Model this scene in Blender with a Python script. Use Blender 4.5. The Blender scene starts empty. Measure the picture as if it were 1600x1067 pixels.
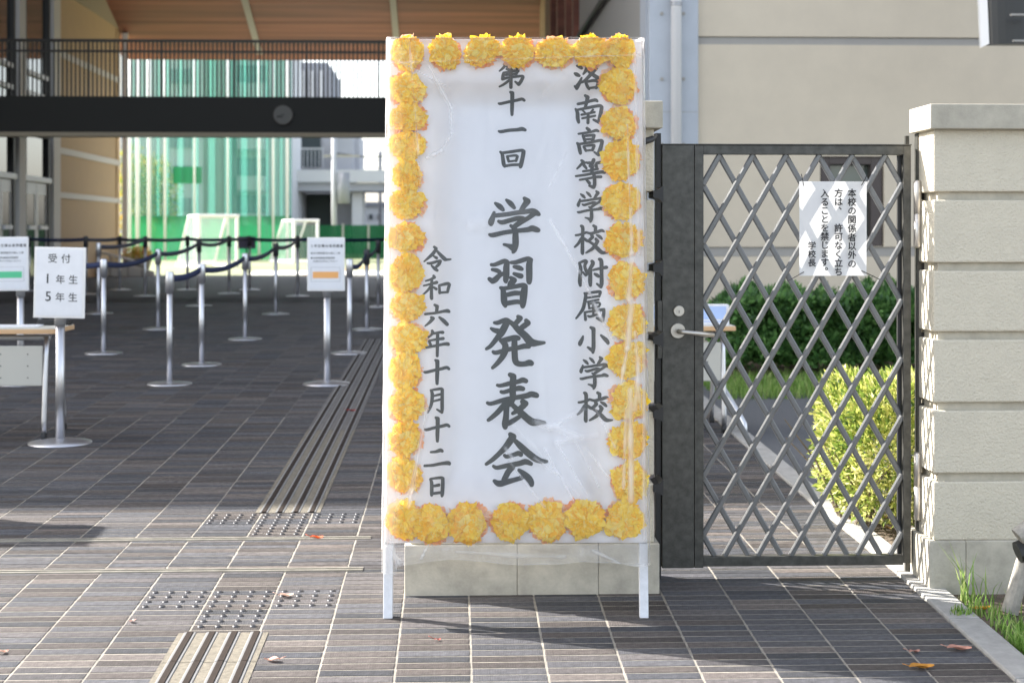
import bpy, math, random
from mathutils import Vector, Matrix
R = random.Random(7)
S = bpy.context.scene
COL = S.collection
# ------------------------------------------------------------------ camera
CZ = 1.325; F = 2300.0; YAW = math.radians(2.19); HOR = 367.0
cd = bpy.data.cameras.new('camera'); cam = bpy.data.objects.new('camera', cd); COL.objects.link(cam)
cam.location = (0, 0, CZ); cam.rotation_euler = (math.pi/2, 0, -YAW)
cd.sensor_width = 36; cd.lens = F/1600*36; cd.shift_y = -(533.5-HOR)/1600
cd.clip_end = 5000; cd.clip_start = 0.05
cd.dof.use_dof = True; cd.dof.focus_distance = 5.15; cd.dof.aperture_fstop = 4.0
S.camera = cam
# ------------------------------------------------------------------ light
SUND = Vector((-0.905, 0.43, 0)).normalized(); SEL = math.radians(34.5)
w = bpy.data.worlds.new('World'); S.world = w; w.use_nodes = True
nt = w.node_tree; bg = nt.nodes['Background']
sky = nt.nodes.new('ShaderNodeTexSky'); sky.sky_type = 'NISHITA'; sky.sun_disc = False
sky.sun_elevation = SEL; sky.sun_rotation = math.atan2(SUND.x, SUND.y); sky.air_density = 1.0; sky.dust_density = 2.5
sky.ozone_density = 0.8
hs = nt.nodes.new('ShaderNodeHueSaturation'); hs.inputs['Saturation'].default_value = .52   # thin bright haze whitens the sky
nt.links.new(sky.outputs[0], hs.inputs['Color']); nt.links.new(hs.outputs[0], bg.inputs[0]); bg.inputs[1].default_value = 0.138
sd = bpy.data.lights.new('sun', 'SUN'); sun = bpy.data.objects.new('sun', sd); COL.objects.link(sun)
sd.energy = 5.0; sd.angle = math.radians(0.5); sd.color = (1.0, 0.955, 0.89)
sv = Vector((SUND.x*math.cos(SEL), SUND.y*math.cos(SEL), math.sin(SEL)))
sun.rotation_euler = sv.to_track_quat('Z', 'Y').to_euler(); sun.location = sv*40
S.view_settings.view_transform = 'Standard'; S.view_settings.look = 'None'
S.view_settings.gamma = 1.0; S.view_settings.use_curve_mapping = False
S.view_settings.exposure = 1.98
S.cycles.max_bounces = 8; S.cycles.transparent_max_bounces = 16; S.cycles.use_denoising = True
S.cycles.sample_clamp_indirect = 6
# ------------------------------------------------------------------ projection helpers (measure the place from the picture)
cy, sy = math.cos(YAW), math.sin(YAW)
def ray(x, y):
    a = (x-800)/F; b = -(y-HOR)/F
    return Vector((a*cy+sy, -a*sy+cy, b))
CAMP = Vector((0, 0, CZ))
def hY(x, y, Y):
    d = ray(x, y); return CAMP + d*(Y/d.y)
def hX(x, y, X):
    d = ray(x, y); return CAMP + d*(X/d.x)
PROF = [(-60, -1.75), (2, -1.46), (4.43, -1.352), (5.6, -1.303), (6.2, -1.29), (7, -1.28), (21, -.89), (32, -.88), (4000, -.88)]
def gz(Y):
    for (a, za), (b, zb) in zip(PROF, PROF[1:]):
        if Y <= b: return CZ + za + (zb-za)*(Y-a)/(b-a)
    return CZ - .88
def hG(x, y):
    d = ray(x, y); Y = 6.0
    for _ in range(60):
        Y = .5*Y + .5*((gz(Y)-CZ)/d.z*d.y)
    return Vector((d.x/d.y*Y, Y, gz(Y)))
def XatY(x, Y): return hY(x, 400, Y).x
def ZatY(y, Y): return CZ - (y-HOR)/F*Y
# ------------------------------------------------------------------ mesh helpers
class MB:
    def __init__(s): s.v = []; s.f = []; s.t = []; s.m = []
    def add(s, vs, fs, tint=0.5, mi=0):
        n = len(s.v); s.v += [tuple(v) for v in vs]; s.t += [tint]*len(vs)
        for f in fs: s.f.append([i+n for i in f]); s.m.append(mi)
    def box(s, x0, x1, y0, y1, z0, z1, mi=0, tint=.5):
        vs = [(x, y, z) for z in (z0, z1) for y in (y0, y1) for x in (x0, x1)]
        s.add(vs, [(0, 2, 3, 1), (4, 5, 7, 6), (0, 1, 5, 4), (2, 6, 7, 3), (0, 4, 6, 2), (1, 3, 7, 5)], tint, mi)
        return s
    def quad(s, a, b, c, d, mi=0, tint=.5): s.add([a, b, c, d], [(0, 1, 2, 3)], tint, mi); return s
    def prism(s, pts, y0, y1, mi=0):   # polygon in xz extruded in y
        n = len(pts); vs = [(x, y0, z) for x, z in pts]+[(x, y1, z) for x, z in pts]
        s.add(vs, [list(range(n)), list(range(2*n-1, n-1, -1))]+[[i, (i+1) % n+n*0, (i+1) % n+n, i+n][::-1] for i in range(n)], .5, mi); return s
    def tube(s, pts, r, n=10, cap=True, mi=0, tint=.5):
        pts = [Vector(p) for p in pts]; rs = r if isinstance(r, (list, tuple)) else [r]*len(pts)
        vs = []; u = None
        for i, p in enumerate(pts):
            d = (pts[min(i+1, len(pts)-1)]-pts[max(i-1, 0)])
            d = d.normalized() if d.length > 1e-9 else Vector((0, 0, 1))
            if u is None: u = d.orthogonal().normalized()
            u = (u-d*u.dot(d)); u = u.normalized() if u.length > 1e-6 else d.orthogonal().normalized()
            v = d.cross(u)
            for k in range(n):
                a = 2*math.pi*k/n; vs.append(p+(u*math.cos(a)+v*math.sin(a))*rs[i])
        fs = [[i*n+k, i*n+(k+1) % n, (i+1)*n+(k+1) % n, (i+1)*n+k] for i in range(len(pts)-1) for k in range(n)]
        if cap: fs += [list(range(n))[::-1], [(len(pts)-1)*n+k for k in range(n)]]
        s.add(vs, fs, tint, mi); return s
    def lathe(s, prof, c=(0, 0, 0), n=32, mi=0):
        vs = [(c[0]+r*math.cos(2*math.pi*k/n), c[1]+r*math.sin(2*math.pi*k/n), c[2]+z) for r, z in prof for k in range(n)]
        fs = [[i*n+k, i*n+(k+1) % n, (i+1)*n+(k+1) % n, (i+1)*n+k] for i in range(len(prof)-1) for k in range(n)]
        s.add(vs, fs, .5, mi); return s
    def mesh(s, name, smooth=False):
        me = bpy.data.meshes.new(name); me.from_pydata(s.v, [], s.f)
        at = me.attributes.new('tint', 'FLOAT', 'POINT'); at.data.foreach_set('value', s.t)
        if any(s.m): me.polygons.foreach_set('material_index', s.m)
        if smooth: me.polygons.foreach_set('use_smooth', [True]*len(me.polygons))
        me.update(); return me
def obj(name, mb, mat, parent=None, smooth=False, bevel=0, loc=None, rot=None, auto=False):
    me = mb.mesh(name, smooth) if isinstance(mb, MB) else mb
    o = bpy.data.objects.new(name, me); COL.objects.link(o)
    if mat is not None and not me.materials:
        for m in (mat if isinstance(mat, (list, tuple)) else [mat]): me.materials.append(m)
    if parent: o.parent = parent
    if loc is not None: o.location = loc
    if rot is not None: o.rotation_euler = rot
    if bevel:
        b = o.modifiers.new('bevel', 'BEVEL'); b.width = bevel; b.segments = 2; b.limit_method = 'ANGLE'; b.harden_normals = False
    return o
def tag(o, label=None, cat=None, group=None, kind=None):
    if label: o['label'] = label
    if cat: o['category'] = cat
    if group: o['group'] = group
    if kind: o['kind'] = kind
    return o
def thing(name, label, cat, loc=(0, 0, 0), rot=(0, 0, 0), group=None):
    o = bpy.data.objects.new(name, None); COL.objects.link(o); o.location = loc; o.rotation_euler = rot
    o.empty_display_size = .1
    return tag(o, label, cat, group)
def copy_tree(o, parent=None):
    c = o.copy(); COL.objects.link(c); c.parent = parent
    for ch in list(o.children): copy_tree(ch, c)
    return c
def W(o, mb): # shift a builder's world coordinates into an unrotated thing's frame
    l = o.location; mb.v = [(x-l.x, y-l.y, z-l.z) for x, y, z in mb.v]; return mb
# ------------------------------------------------------------------ materials
def mat(name, col, rough=.6, metal=0, noise=0, nscale=8, bump=0, bscale=60, col2=None, tintc=None, spec=.5, trans=0, bdist=.002):
    m = bpy.data.materials.new(name); m.use_nodes = True; n = m.node_tree; b = n.nodes['Principled BSDF']
    b.inputs['Base Color'].default_value = (*col, 1); b.inputs['Roughness'].default_value = rough
    b.inputs['Metallic'].default_value = metal; b.inputs['Specular IOR Level'].default_value = spec
    L = n.links; tc = n.nodes.new('ShaderNodeTexCoord'); out = None
    if noise or col2:
        nz = n.nodes.new('ShaderNodeTexNoise'); nz.inputs['Scale'].default_value = nscale; nz.inputs['Detail'].default_value = 6
        nz.inputs['Roughness'].default_value = .65
        L.new(tc.outputs['Object'], nz.inputs['Vector'])
        cr = n.nodes.new('ShaderNodeValToRGB'); c2 = col2 or tuple(c*(1-noise) for c in col)
        cr.color_ramp.elements[0].position = .32; cr.color_ramp.elements[1].position = .68
        cr.color_ramp.elements[0].color = (*c2, 1); cr.color_ramp.elements[1].color = (*col, 1)
        L.new(nz.outputs[0], cr.inputs[0]); out = cr.outputs[0]
        rr = n.nodes.new('ShaderNodeMapRange'); rr.inputs[3].default_value = max(0, rough-.1); rr.inputs[4].default_value = min(1, rough+.1)
        L.new(nz.outputs[0], rr.inputs[0]); L.new(rr.outputs[0], b.inputs['Roughness'])
    if tintc:
        at = n.nodes.new('ShaderNodeAttribute'); at.attribute_name = 'tint'
        cr = n.nodes.new('ShaderNodeValToRGB'); els = cr.color_ramp.elements
        for i, c in enumerate(tintc):
            e = els[i] if i < 2 else els.new(0)
            e.position = i/(len(tintc)-1); e.color = (*c, 1)
        for i, c in enumerate(tintc):
            els[i].position = i/(len(tintc)-1) if i < len(els) else 1
        els.foreach_set if False else None
        L.new(at.outputs['Fac'], cr.inputs[0])
        if out:
            mx = n.nodes.new('ShaderNodeMix'); mx.data_type = 'RGBA'; mx.blend_type = 'MULTIPLY'; mx.inputs[0].default_value = 1
            L.new(cr.outputs[0], mx.inputs[6]); L.new(out, mx.inputs[7]); out = mx.outputs[2]
        else: out = cr.outputs[0]
    if out: L.new(out, b.inputs['Base Color'])
    if bump:
        bz = n.nodes.new('ShaderNodeTexNoise'); bz.inputs['Scale'].default_value = bscale; bz.inputs['Detail'].default_value = 4
        L.new(tc.outputs['Object'], bz.inputs['Vector'])
        bp = n.nodes.new('ShaderNodeBump'); bp.inputs['Strength'].default_value = bump; bp.inputs['Distance'].default_value = bdist
        L.new(bz.outputs[0], bp.inputs['Height']); L.new(bp.outputs[0], b.inputs['Normal'])
    if trans:
        tr = n.nodes.new('ShaderNodeBsdfTranslucent'); ms = n.nodes.new('ShaderNodeMixShader'); ms.inputs[0].default_value = trans
        if out: L.new(out, tr.inputs[0])
        else: tr.inputs[0].default_value = (*col, 1)
        om = n.nodes['Material Output']; L.new(b.outputs[0], ms.inputs[1]); L.new(tr.outputs[0], ms.inputs[2]); L.new(ms.outputs[0], om.inputs[0])
    return m
def ramp(cr, cols):
    els = cr.color_ramp.elements
    while len(els) > 1: els.remove(els[-1])
    els[0].position = 0; els[0].color = (*cols[0], 1)
    for i, c in enumerate(cols[1:], 1):
        e = els.new(i/(len(cols)-1)); e.color = (*c, 1)
def tinted(name, cols, rough=.6, trans=0, noise=0, nscale=30, bump=0, bscale=80, bdist=.002, spec=.4):
    m = bpy.data.materials.new(name); m.use_nodes = True; n = m.node_tree; b = n.nodes['Principled BSDF']; L = n.links
    b.inputs['Roughness'].default_value = rough; b.inputs['Specular IOR Level'].default_value = spec
    at = n.nodes.new('ShaderNodeAttribute'); at.attribute_name = 'tint'
    cr = n.nodes.new('ShaderNodeValToRGB'); ramp(cr, cols); L.new(at.outputs['Fac'], cr.inputs[0]); out = cr.outputs[0]
    tc = n.nodes.new('ShaderNodeTexCoord')
    if noise:
        nz = n.nodes.new('ShaderNodeTexNoise'); nz.inputs['Scale'].default_value = nscale; nz.inputs['Detail'].default_value = 5
        L.new(tc.outputs['Object'], nz.inputs['Vector'])
        mr = n.nodes.new('ShaderNodeMapRange'); mr.inputs[1].default_value = .3; mr.inputs[2].default_value = .7
        mr.inputs[3].default_value = 1-noise; mr.inputs[4].default_value = 1+noise
        L.new(nz.outputs[0], mr.inputs[0])
        vm = n.nodes.new('ShaderNodeVectorMath'); vm.operation = 'SCALE'; L.new(out, vm.inputs[0]); L.new(mr.outputs[0], vm.inputs['Scale']); out = vm.outputs[0]
    L.new(out, b.inputs['Base Color'])
    if bump:
        bz = n.nodes.new('ShaderNodeTexNoise'); bz.inputs['Scale'].default_value = bscale; bz.inputs['Detail'].default_value = 3
        L.new(tc.outputs['Object'], bz.inputs['Vector'])
        bp = n.nodes.new('ShaderNodeBump'); bp.inputs['Strength'].default_value = bump; bp.inputs['Distance'].default_value = bdist
        L.new(bz.outputs[0], bp.inputs['Height']); L.new(bp.outputs[0], b.inputs['Normal'])
    if trans:
        tr = n.nodes.new('ShaderNodeBsdfTranslucent'); ms = n.nodes.new('ShaderNodeMixShader'); ms.inputs[0].default_value = trans
        L.new(out, tr.inputs[0]); om = n.nodes['Material Output']
        L.new(b.outputs[0], ms.inputs[1]); L.new(tr.outputs[0], ms.inputs[2]); L.new(ms.outputs[0], om.inputs[0])
    return m
def see_through(name, col, alpha, rough=.5, wave=0, wscale=100):
    m = bpy.data.materials.new(name); m.use_nodes = True; n = m.node_tree; b = n.nodes['Principled BSDF']; L = n.links
    b.inputs['Base Color'].default_value = (*col, 1); b.inputs['Roughness'].default_value = rough
    t = n.nodes.new('ShaderNodeBsdfTransparent'); t.inputs[0].default_value = (1, 1, 1, 1)
    tr = n.nodes.new('ShaderNodeBsdfTranslucent'); tr.inputs[0].default_value = (*col, 1)
    m1 = n.nodes.new('ShaderNodeMixShader'); m1.inputs[0].default_value = .5; L.new(b.outputs[0], m1.inputs[1]); L.new(tr.outputs[0], m1.inputs[2])
    m2 = n.nodes.new('ShaderNodeMixShader'); m2.inputs[0].default_value = alpha; L.new(t.outputs[0], m2.inputs[1]); L.new(m1.outputs[0], m2.inputs[2])
    if wave:
        tc = n.nodes.new('ShaderNodeTexCoord'); mp = n.nodes.new('ShaderNodeMapping'); mp.inputs['Scale'].default_value = (1, 1, .02)
        nz = n.nodes.new('ShaderNodeTexNoise'); nz.inputs['Scale'].default_value = wscale; L.new(tc.outputs['Object'], mp.inputs[0]); L.new(mp.outputs[0], nz.inputs['Vector'])
        mr = n.nodes.new('ShaderNodeMapRange'); mr.inputs[1].default_value = .35; mr.inputs[2].default_value = .65; mr.inputs[3].default_value = alpha-wave; mr.inputs[4].default_value = alpha+wave
        L.new(nz.outputs[0], mr.inputs[0]); L.new(mr.outputs[0], m2.inputs[0])
    L.new(m2.outputs[0], n.nodes['Material Output'].inputs[0]); return m

# brick: dark vitrified paving brick with a rippled face
def brick_material():
    m = tinted('paving_brick', [(.034, .035, .039), (.054, .056, .064), (.078, .068, .064), (.046, .040, .038), (.068, .070, .079), (.104, .088, .080)], rough=.62, noise=.3, nscale=45, spec=.22)
    n = m.node_tree; L = n.links; b = n.nodes['Principled BSDF']
    tc = n.nodes.new('ShaderNodeTexCoord'); geo = n.nodes.new('ShaderNodeNewGeometry')
    wv = n.nodes.new('ShaderNodeTexWave'); wv.wave_type = 'BANDS'; wv.bands_direction = 'X'
    wv.inputs['Scale'].default_value = 38; wv.inputs['Distortion'].default_value = 9; wv.inputs['Detail'].default_value = 2; wv.inputs['Detail Scale'].default_value = 1.2
    L.new(geo.outputs['Position'], wv.inputs['Vector'])
    nz = n.nodes.new('ShaderNodeTexNoise'); nz.inputs['Scale'].default_value = 260; nz.inputs['Detail'].default_value = 2; L.new(geo.outputs['Position'], nz.inputs['Vector'])
    ad = n.nodes.new('ShaderNodeMath'); ad.operation = 'MULTIPLY_ADD'; ad.inputs[1].default_value = .6; L.new(nz.outputs[0], ad.inputs[0]); L.new(wv.outputs['Fac'], ad.inputs[2])
    bp = n.nodes.new('ShaderNodeBump'); bp.inputs['Strength'].default_value = .42; bp.inputs['Distance'].default_value = .0014
    L.new(ad.outputs[0], bp.inputs['Height']); L.new(bp.outputs[0], b.inputs['Normal'])
    return m
M = {}
M['brick'] = brick_material()
M['grout'] = mat('mortar', (.29, .265, .225), .9, noise=.45, nscale=25, bump=.5, bscale=200)
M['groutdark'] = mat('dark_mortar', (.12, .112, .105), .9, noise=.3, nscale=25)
M['sandbed'] = mat('sandy_mortar', (.17, .15, .115), .95, noise=.5, nscale=60, bump=.8, bscale=260)
M['earth'] = mat('earth', (.16, .12, .085), .95, noise=.5, nscale=14, bump=.9, bscale=60, bdist=.02)
M['asphalt'] = mat('asphalt', (.105, .11, .12), .85, noise=.45, nscale=120, bump=.8, bscale=220, bdist=.003)
M['kerb'] = mat('kerb_concrete', (.33, .32, .30), .85, noise=.28, nscale=18, bump=.5, bscale=160)
M['plinth'] = mat('plinth_concrete', (.50, .465, .385), .88, noise=.35, nscale=11, bump=.6, bscale=120)
M['cap'] = mat('cap_concrete', (.43, .40, .325), .85, noise=.25, nscale=14, bump=.45, bscale=140)
M['stone'] = mat('block_stucco', (.59, .54, .43), .9, noise=.07, nscale=16, bump=1.0, bscale=120, bdist=.006)
M['groove'] = mat('groove_mortar', (.50, .46, .37), .9, noise=.25, nscale=20)
M['steel'] = mat('gate_steel', (.10, .098, .088), .45, .5, noise=.48, nscale=34, bump=.15, bscale=90)
M['steel_lt'] = mat('lattice_steel', (.17, .172, .172), .32, .25, noise=.18, nscale=30)
M['black'] = mat('black_metal', (.018, .018, .018), .5)
M['stainless'] = mat('stainless', (.55, .52, .48), .38, .8)
M['satin'] = mat('satin_nickel', (.52, .49, .44), .38, .9)
M['chrome'] = mat('brushed_post', (.62, .62, .64), .4, 1)
M['postdark'] = mat('post_head', (.03, .03, .035), .4)
M['belt'] = mat('navy_belt', (.012, .025, .085), .7)
M['white'] = mat('white_paint', (.78, .79, .82), .5, noise=.07, nscale=12)
M['board'] = mat('board_cloth', (.82, .82, .85), .6, noise=.05, nscale=4, bump=.15, bscale=300)
M['whitewood'] = mat('white_wood', (.76, .77, .80), .6, noise=.16, nscale=(30), bump=.3, bscale=60)
M['ink'] = mat('ink', (.028, .037, .042), .5, col2=(.062, .062, .054), nscale=5)  # lighter olive blotches paint the film's sheen into the ink colour
M['inkblack'] = mat('black_ink', (.015, .015, .018), .7)
M['paperwhite'] = mat('notice_paper', (.80, .80, .80), .6, trans=.32)
M['petal'] = tinted('yellow_tissue', [(1.0, .56, .03), (1.0, .69, .05), (1.0, .77, .10), (1.0, .85, .28)], .8, trans=.3, spec=.1)
M['petal2'] = tinted('orange_tissue', [(1.0, .40, .14), (1.0, .52, .26), (1.0, .64, .40), (1.0, .74, .54)], .8, trans=.3, spec=.1)
M['beige'] = mat('beige_panel', (.63, .545, .42), .85, noise=.08, nscale=3, bump=.35, bscale=60, bdist=.004)
M['band'] = mat('grey_band', (.36, .34, .31), .8, noise=.08, nscale=6)
M['pilaster'] = mat('pilaster_concrete', (.47, .50, .54), .75, noise=.10, nscale=5)
M['pipe'] = mat('white_pipe', (.80, .79, .78), .35)
M['frame'] = mat('window_frame', (.075, .06, .055), .45, .3)
M['glass'] = mat('window_glass', (.10, .13, .12), .06, 0, spec=1.0)
M['doorglass'] = mat('door_glass', (.02, .025, .025), .03, .0, spec=1.0); M['doorglass'].node_tree.nodes['Principled BSDF'].inputs['IOR'].default_value = 2.2
M['lowglass'] = mat('door_leaf_glass', (.015, .018, .018), .08)
M['colgrey'] = mat('column_grey', (.62, .60, .57), .7)
M['alu'] = mat('grey_aluminium', (.36, .36, .37), .45, .4)
M['wall'] = mat('tan_wall', (.50, .36, .215), .8, noise=.06, nscale=3)
M['walltrim'] = mat('pale_trim', (.62, .60, .57), .7)
M['upper'] = mat('upper_grey', (.34, .29, .21), .8)
M['beam'] = mat('bridge_steel', (.014, .014, .012), .7)
M['rail'] = mat('railing_steel', (.02, .018, .016), .5)
M['greyroof'] = mat('roof_grey', (.3, .3, .3), .8)
M['turf'] = mat('field_turf', (.17, .19, .095), .95, noise=.15, nscale=3)
M['court'] = mat('white_court', (.75, .75, .72), .8)
M['orange'] = mat('orange_line', (.7, .3, .06), .8)
M['net'] = see_through('green_net', (.06, .25, .20), .62, .8, .04, .6)
M['netlow'] = see_through('green_mat', (.015, .22, .085), .88, .7, .08, 4)
M['netdark'] = see_through('dark_green_net', (.01, .10, .045), .85, .8, .06, 2)
M['goalnet'] = see_through('goal_net', (.8, .82, .82), .12, .8)
M['far1'] = mat('pale_building', (.62, .63, .64), .85, noise=.08, nscale=.3)
M['far2'] = mat('grey_building', (.27, .28, .31), .85, noise=.1, nscale=.3)
M['far3'] = mat('brown_building', (.25, .23, .22), .85, noise=.1, nscale=.3)
M['conc'] = mat('viaduct_concrete', (.42, .43, .46), .85, noise=.12, nscale=.5)
M['darkfar'] = mat('dark_opening', (.03, .045, .05), .6)
M['bark'] = mat('bark', (.20, .16, .12), .9, noise=.5, nscale=12, bump=1, bscale=40, bdist=.01)
M['stake'] = mat('weathered_wood', (.38, .35, .30), .85, noise=.4, nscale=18, bump=.8, bscale=50, bdist=.006)
M['oak'] = mat('table_top_wood', (.62, .40, .22), .45)
M['panelw'] = mat('modesty_panel', (.52, .51, .46), .6)
M['bluebox'] = mat('blue_print', (.42, .55, .85), .5)
M['hedge'] = tinted('hedge_leaf', [(.03, .08, .025), (.07, .17, .045), (.13, .27, .07), (.22, .38, .12)], .45, trans=.25, spec=.5)
M['bush'] = tinted('bush_leaf', [(.05, .10, .02), (.22, .30, .05), (.58, .58, .16), (.88, .84, .48)], .5, trans=.4, spec=.4)
M['grass'] = tinted('grass_blade', [(.08, .16, .03), (.16, .30, .05), (.26, .42, .09), (.42, .46, .18)], .6, trans=.4)
M['treeleaf'] = tinted('autumn_leaf', [(.10, .20, .03), (.25, .32, .05), (.45, .40, .06), (.6, .38, .06)], .6, trans=.4)
M['flowerpot'] = tinted('planter_bloom', [(.20, .22, .03), (.5, .42, .08), (.65, .45, .10), (.7, .15, .05)], .6, trans=.3)
M['barbrown'] = mat('tactile_bar', (.030, .022, .018), .75, spec=.15, noise=.3, nscale=30)
M['barsteel'] = mat('tactile_metal', (.20, .20, .20), .55, .3)
M['stud'] = mat('stud_metal', (.055, .055, .06), .4, .4)
M['railtrack'] = mat('track_steel', (.45, .42, .36), .4, .5, noise=.35, nscale=14)
def wood_material():
    m = mat('ceiling_wood', (.46, .19, .09), .6); n = m.node_tree; L = n.links; b = n.nodes['Principled BSDF']
    tc = n.nodes.new('ShaderNodeTexCoord'); mp = n.nodes.new('ShaderNodeMapping'); mp.inputs['Scale'].default_value = (.12, 3.0, 3.0)
    nz = n.nodes.new('ShaderNodeTexNoise'); nz.inputs['Scale'].default_value = 1.6; nz.inputs['Detail'].default_value = 8
    L.new(tc.outputs['Object'], mp.inputs[0]); L.new(mp.outputs[0], nz.inputs['Vector'])
    cr = n.nodes.new('ShaderNodeValToRGB'); ramp(cr, [(.12, .034, .018), (.19, .058, .032), (.27, .088, .050)]); cr.color_ramp.elements[0].position = .3; cr.color_ramp.elements[2].position = .7
    L.new(nz.outputs[0], cr.inputs[0]); L.new(cr.outputs[0], b.inputs['Base Color']); return m
M['wood'] = wood_material()
def film_material():
    m = bpy.data.materials.new('clear_film'); m.use_nodes = True; n = m.node_tree; L = n.links; n.nodes.remove(n.nodes['Principled BSDF'])
    t = n.nodes.new('ShaderNodeBsdfTransparent'); g = n.nodes.new('ShaderNodeBsdfGlossy'); g.inputs['Roughness'].default_value = .12
    tc = n.nodes.new('ShaderNodeTexCoord')
    mp = n.nodes.new('ShaderNodeMapping'); mp.inputs['Rotation'].default_value = (0, .5, 0); mp.inputs['Scale'].default_value = (1, 1, .35); L.new(tc.outputs['Object'], mp.inputs[0])
    nz = n.nodes.new('ShaderNodeTexNoise'); nz.inputs['Scale'].default_value = 7; nz.inputs['Detail'].default_value = 3; nz.inputs['Distortion'].default_value = 1.2; L.new(mp.outputs[0], nz.inputs['Vector'])
    bp = n.nodes.new('ShaderNodeBump'); bp.inputs['Strength'].default_value = .5; bp.inputs['Distance'].default_value = .009; L.new(nz.outputs[0], bp.inputs['Height'])
    L.new(bp.outputs[0], g.inputs['Normal'])
    fr = n.nodes.new('ShaderNodeFresnel'); fr.inputs[0].default_value = 1.3; L.new(bp.outputs[0], fr.inputs[1])
    m1 = n.nodes.new('ShaderNodeMixShader'); L.new(fr.outputs[0], m1.inputs[0]); L.new(t.outputs[0], m1.inputs[1]); L.new(g.outputs[0], m1.inputs[2])
    # crease whitening, plus sun streaks and edge glow, painted per vertex as 'tint'
    at = n.nodes.new('ShaderNodeAttribute'); at.attribute_name = 'tint'
    d = n.nodes.new('ShaderNodeBsdfDiffuse'); d.inputs[0].default_value = (.92, .92, .93, 1)
    tl = n.nodes.new('ShaderNodeBsdfTranslucent'); tl.inputs[0].default_value = (.9, .9, .9, 1)
    md = n.nodes.new('ShaderNodeMixShader'); md.inputs[0].default_value = .5; L.new(d.outputs[0], md.inputs[1]); L.new(tl.outputs[0], md.inputs[2])
    m2 = n.nodes.new('ShaderNodeMixShader'); L.new(at.outputs['Fac'], m2.inputs[0]); L.new(m1.outputs[0], m2.inputs[1]); L.new(md.outputs[0], m2.inputs[2])
    L.new(m2.outputs[0], n.nodes['Material Output'].inputs[0]); return m
M['film'] = film_material()
# text made of the bundled font, one joined mesh; chars: list of (char, x, z, size) in local xz, facing -y
def text_mesh(name, chars, m, y=0.0, bold=0.0, shear=0):
    over = [(0, 0), (bold, 0), (-bold, 0), (0, bold), (0, -bold)] if bold else [(0, 0)]
    mb = MB(); dg = bpy.context.evaluated_depsgraph_get()
    c = bpy.data.curves.new('glyph', 'FONT'); c.align_x = 'CENTER'; c.resolution_u = 3; c.shear = shear
    o = bpy.data.objects.new('glyph', c); COL.objects.link(o)
    for ch, x, z, s in chars:
        c.body = ch; o.update_tag(); bpy.context.view_layer.update()
        e = o.evaluated_get(bpy.context.evaluated_depsgraph_get()); me = e.to_mesh()
        for q_, (ox, oz) in enumerate(over):
            vs = [(x+(v.co.x+ox)*s, y-q_*.00004, z+(v.co.y-.36+oz)*s) for v in me.vertices]
            mb.add(vs, [list(p.vertices) for p in me.polygons])
        e.to_mesh_clear()
    bpy.data.objects.remove(o); bpy.data.curves.remove(c)
    return mb
def text_parts(name, chars, m, parent, y, bold=0.0):
    for c in chars: obj(name, text_mesh(name, [c], None, y, bold), m, parent)
# ------------------------------------------------------------------ SETTING: ground
def sheet(x0, x1, ys, dz, name, m, kind='structure', thick=0):
    mb = MB(); n = len(ys)
    for i, Y in enumerate(ys):
        mb.v += [(x0, Y, gz(Y)+dz), (x1, Y, gz(Y)+dz)]; mb.t += [.5, .5]
    for i in range(n-1): mb.f.append([2*i, 2*i+1, 2*i+3, 2*i+2]); mb.m.append(0)
    return tag(obj(name, mb, m), kind=kind)
def yl(a, b, extra=()):
    return sorted(set([a, b]+[p[0] for p in PROF if a < p[0] < b]+list(extra)))
tag(sheet(-1500, 1500, yl(-60, 3500), -.05, 'ground', M['asphalt']), 'grey asphalt ground around the school gate')
KX0, KX1 = 1.695, 1.805
pave = thing('brick_pavement', None, None); tag(pave, 'dark brick pavement with pale mortar joints running into the passage', kind='structure')
mb = MB(); ys = yl(2.5, 32.2)
for Y in ys: mb.v += [(-14, Y, gz(Y)), (KX0, Y, gz(Y))]; mb.t += [.5, .5]
for i in range(len(ys)-1): mb.f.append([2*i, 2*i+1, 2*i+3, 2*i+2]); mb.m.append(0)
obj('mortar_bed', mb, M['grout'], pave)
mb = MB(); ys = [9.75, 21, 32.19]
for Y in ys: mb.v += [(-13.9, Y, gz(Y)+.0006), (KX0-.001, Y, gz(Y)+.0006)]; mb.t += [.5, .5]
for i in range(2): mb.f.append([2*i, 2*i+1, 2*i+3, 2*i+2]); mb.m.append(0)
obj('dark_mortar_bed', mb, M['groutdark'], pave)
PX, PY = .235, .0588
XJ = hG(540, 897.5).x           # one longitudinal joint
def slope(Y): return (gz(Y+.02)-gz(Y-.02))/.04
def brick_geo(mb, cx, cyy, cz, sl, tint, rr, h=.0018, jx=.0062, jy=.0076, PX=.235):
    hx = PX/2-jx/2+rr.uniform(-.001, .0008); hy = PY/2-jy/2+rr.uniform(-.0012, .0006); c = .0022; h = h+rr.uniform(-.0005, .0006)
    a = rr.uniform(-.004, .004)
    vs = []
    for (ex, ey, z) in ((hx, hy, -.003), (hx-c*.2, hy-c*.2, h-c*.35), (hx-c, hy-c, h)):
        for sx, sy_ in ((-1, -1), (1, -1), (1, 1), (-1, 1)):
            X = sx*ex+rr.uniform(-.0014, .0010); Yv = sy_*ey+X*a+rr.uniform(-.0010, .0010)
            vs.append((cx+X, cyy+Yv, cz+z+Yv*sl))
    fs = [(8, 9, 10, 11)]+[(r*4+k, r*4+(k+1) % 4, r*4+4+(k+1) % 4, r*4+4+k) for r in (0, 1) for k in range(4)]
    mb.add(vs, fs, tint)
cells = []
j0 = int((-14-XJ)/PX); 
row = 0; Y = 3.6
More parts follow.
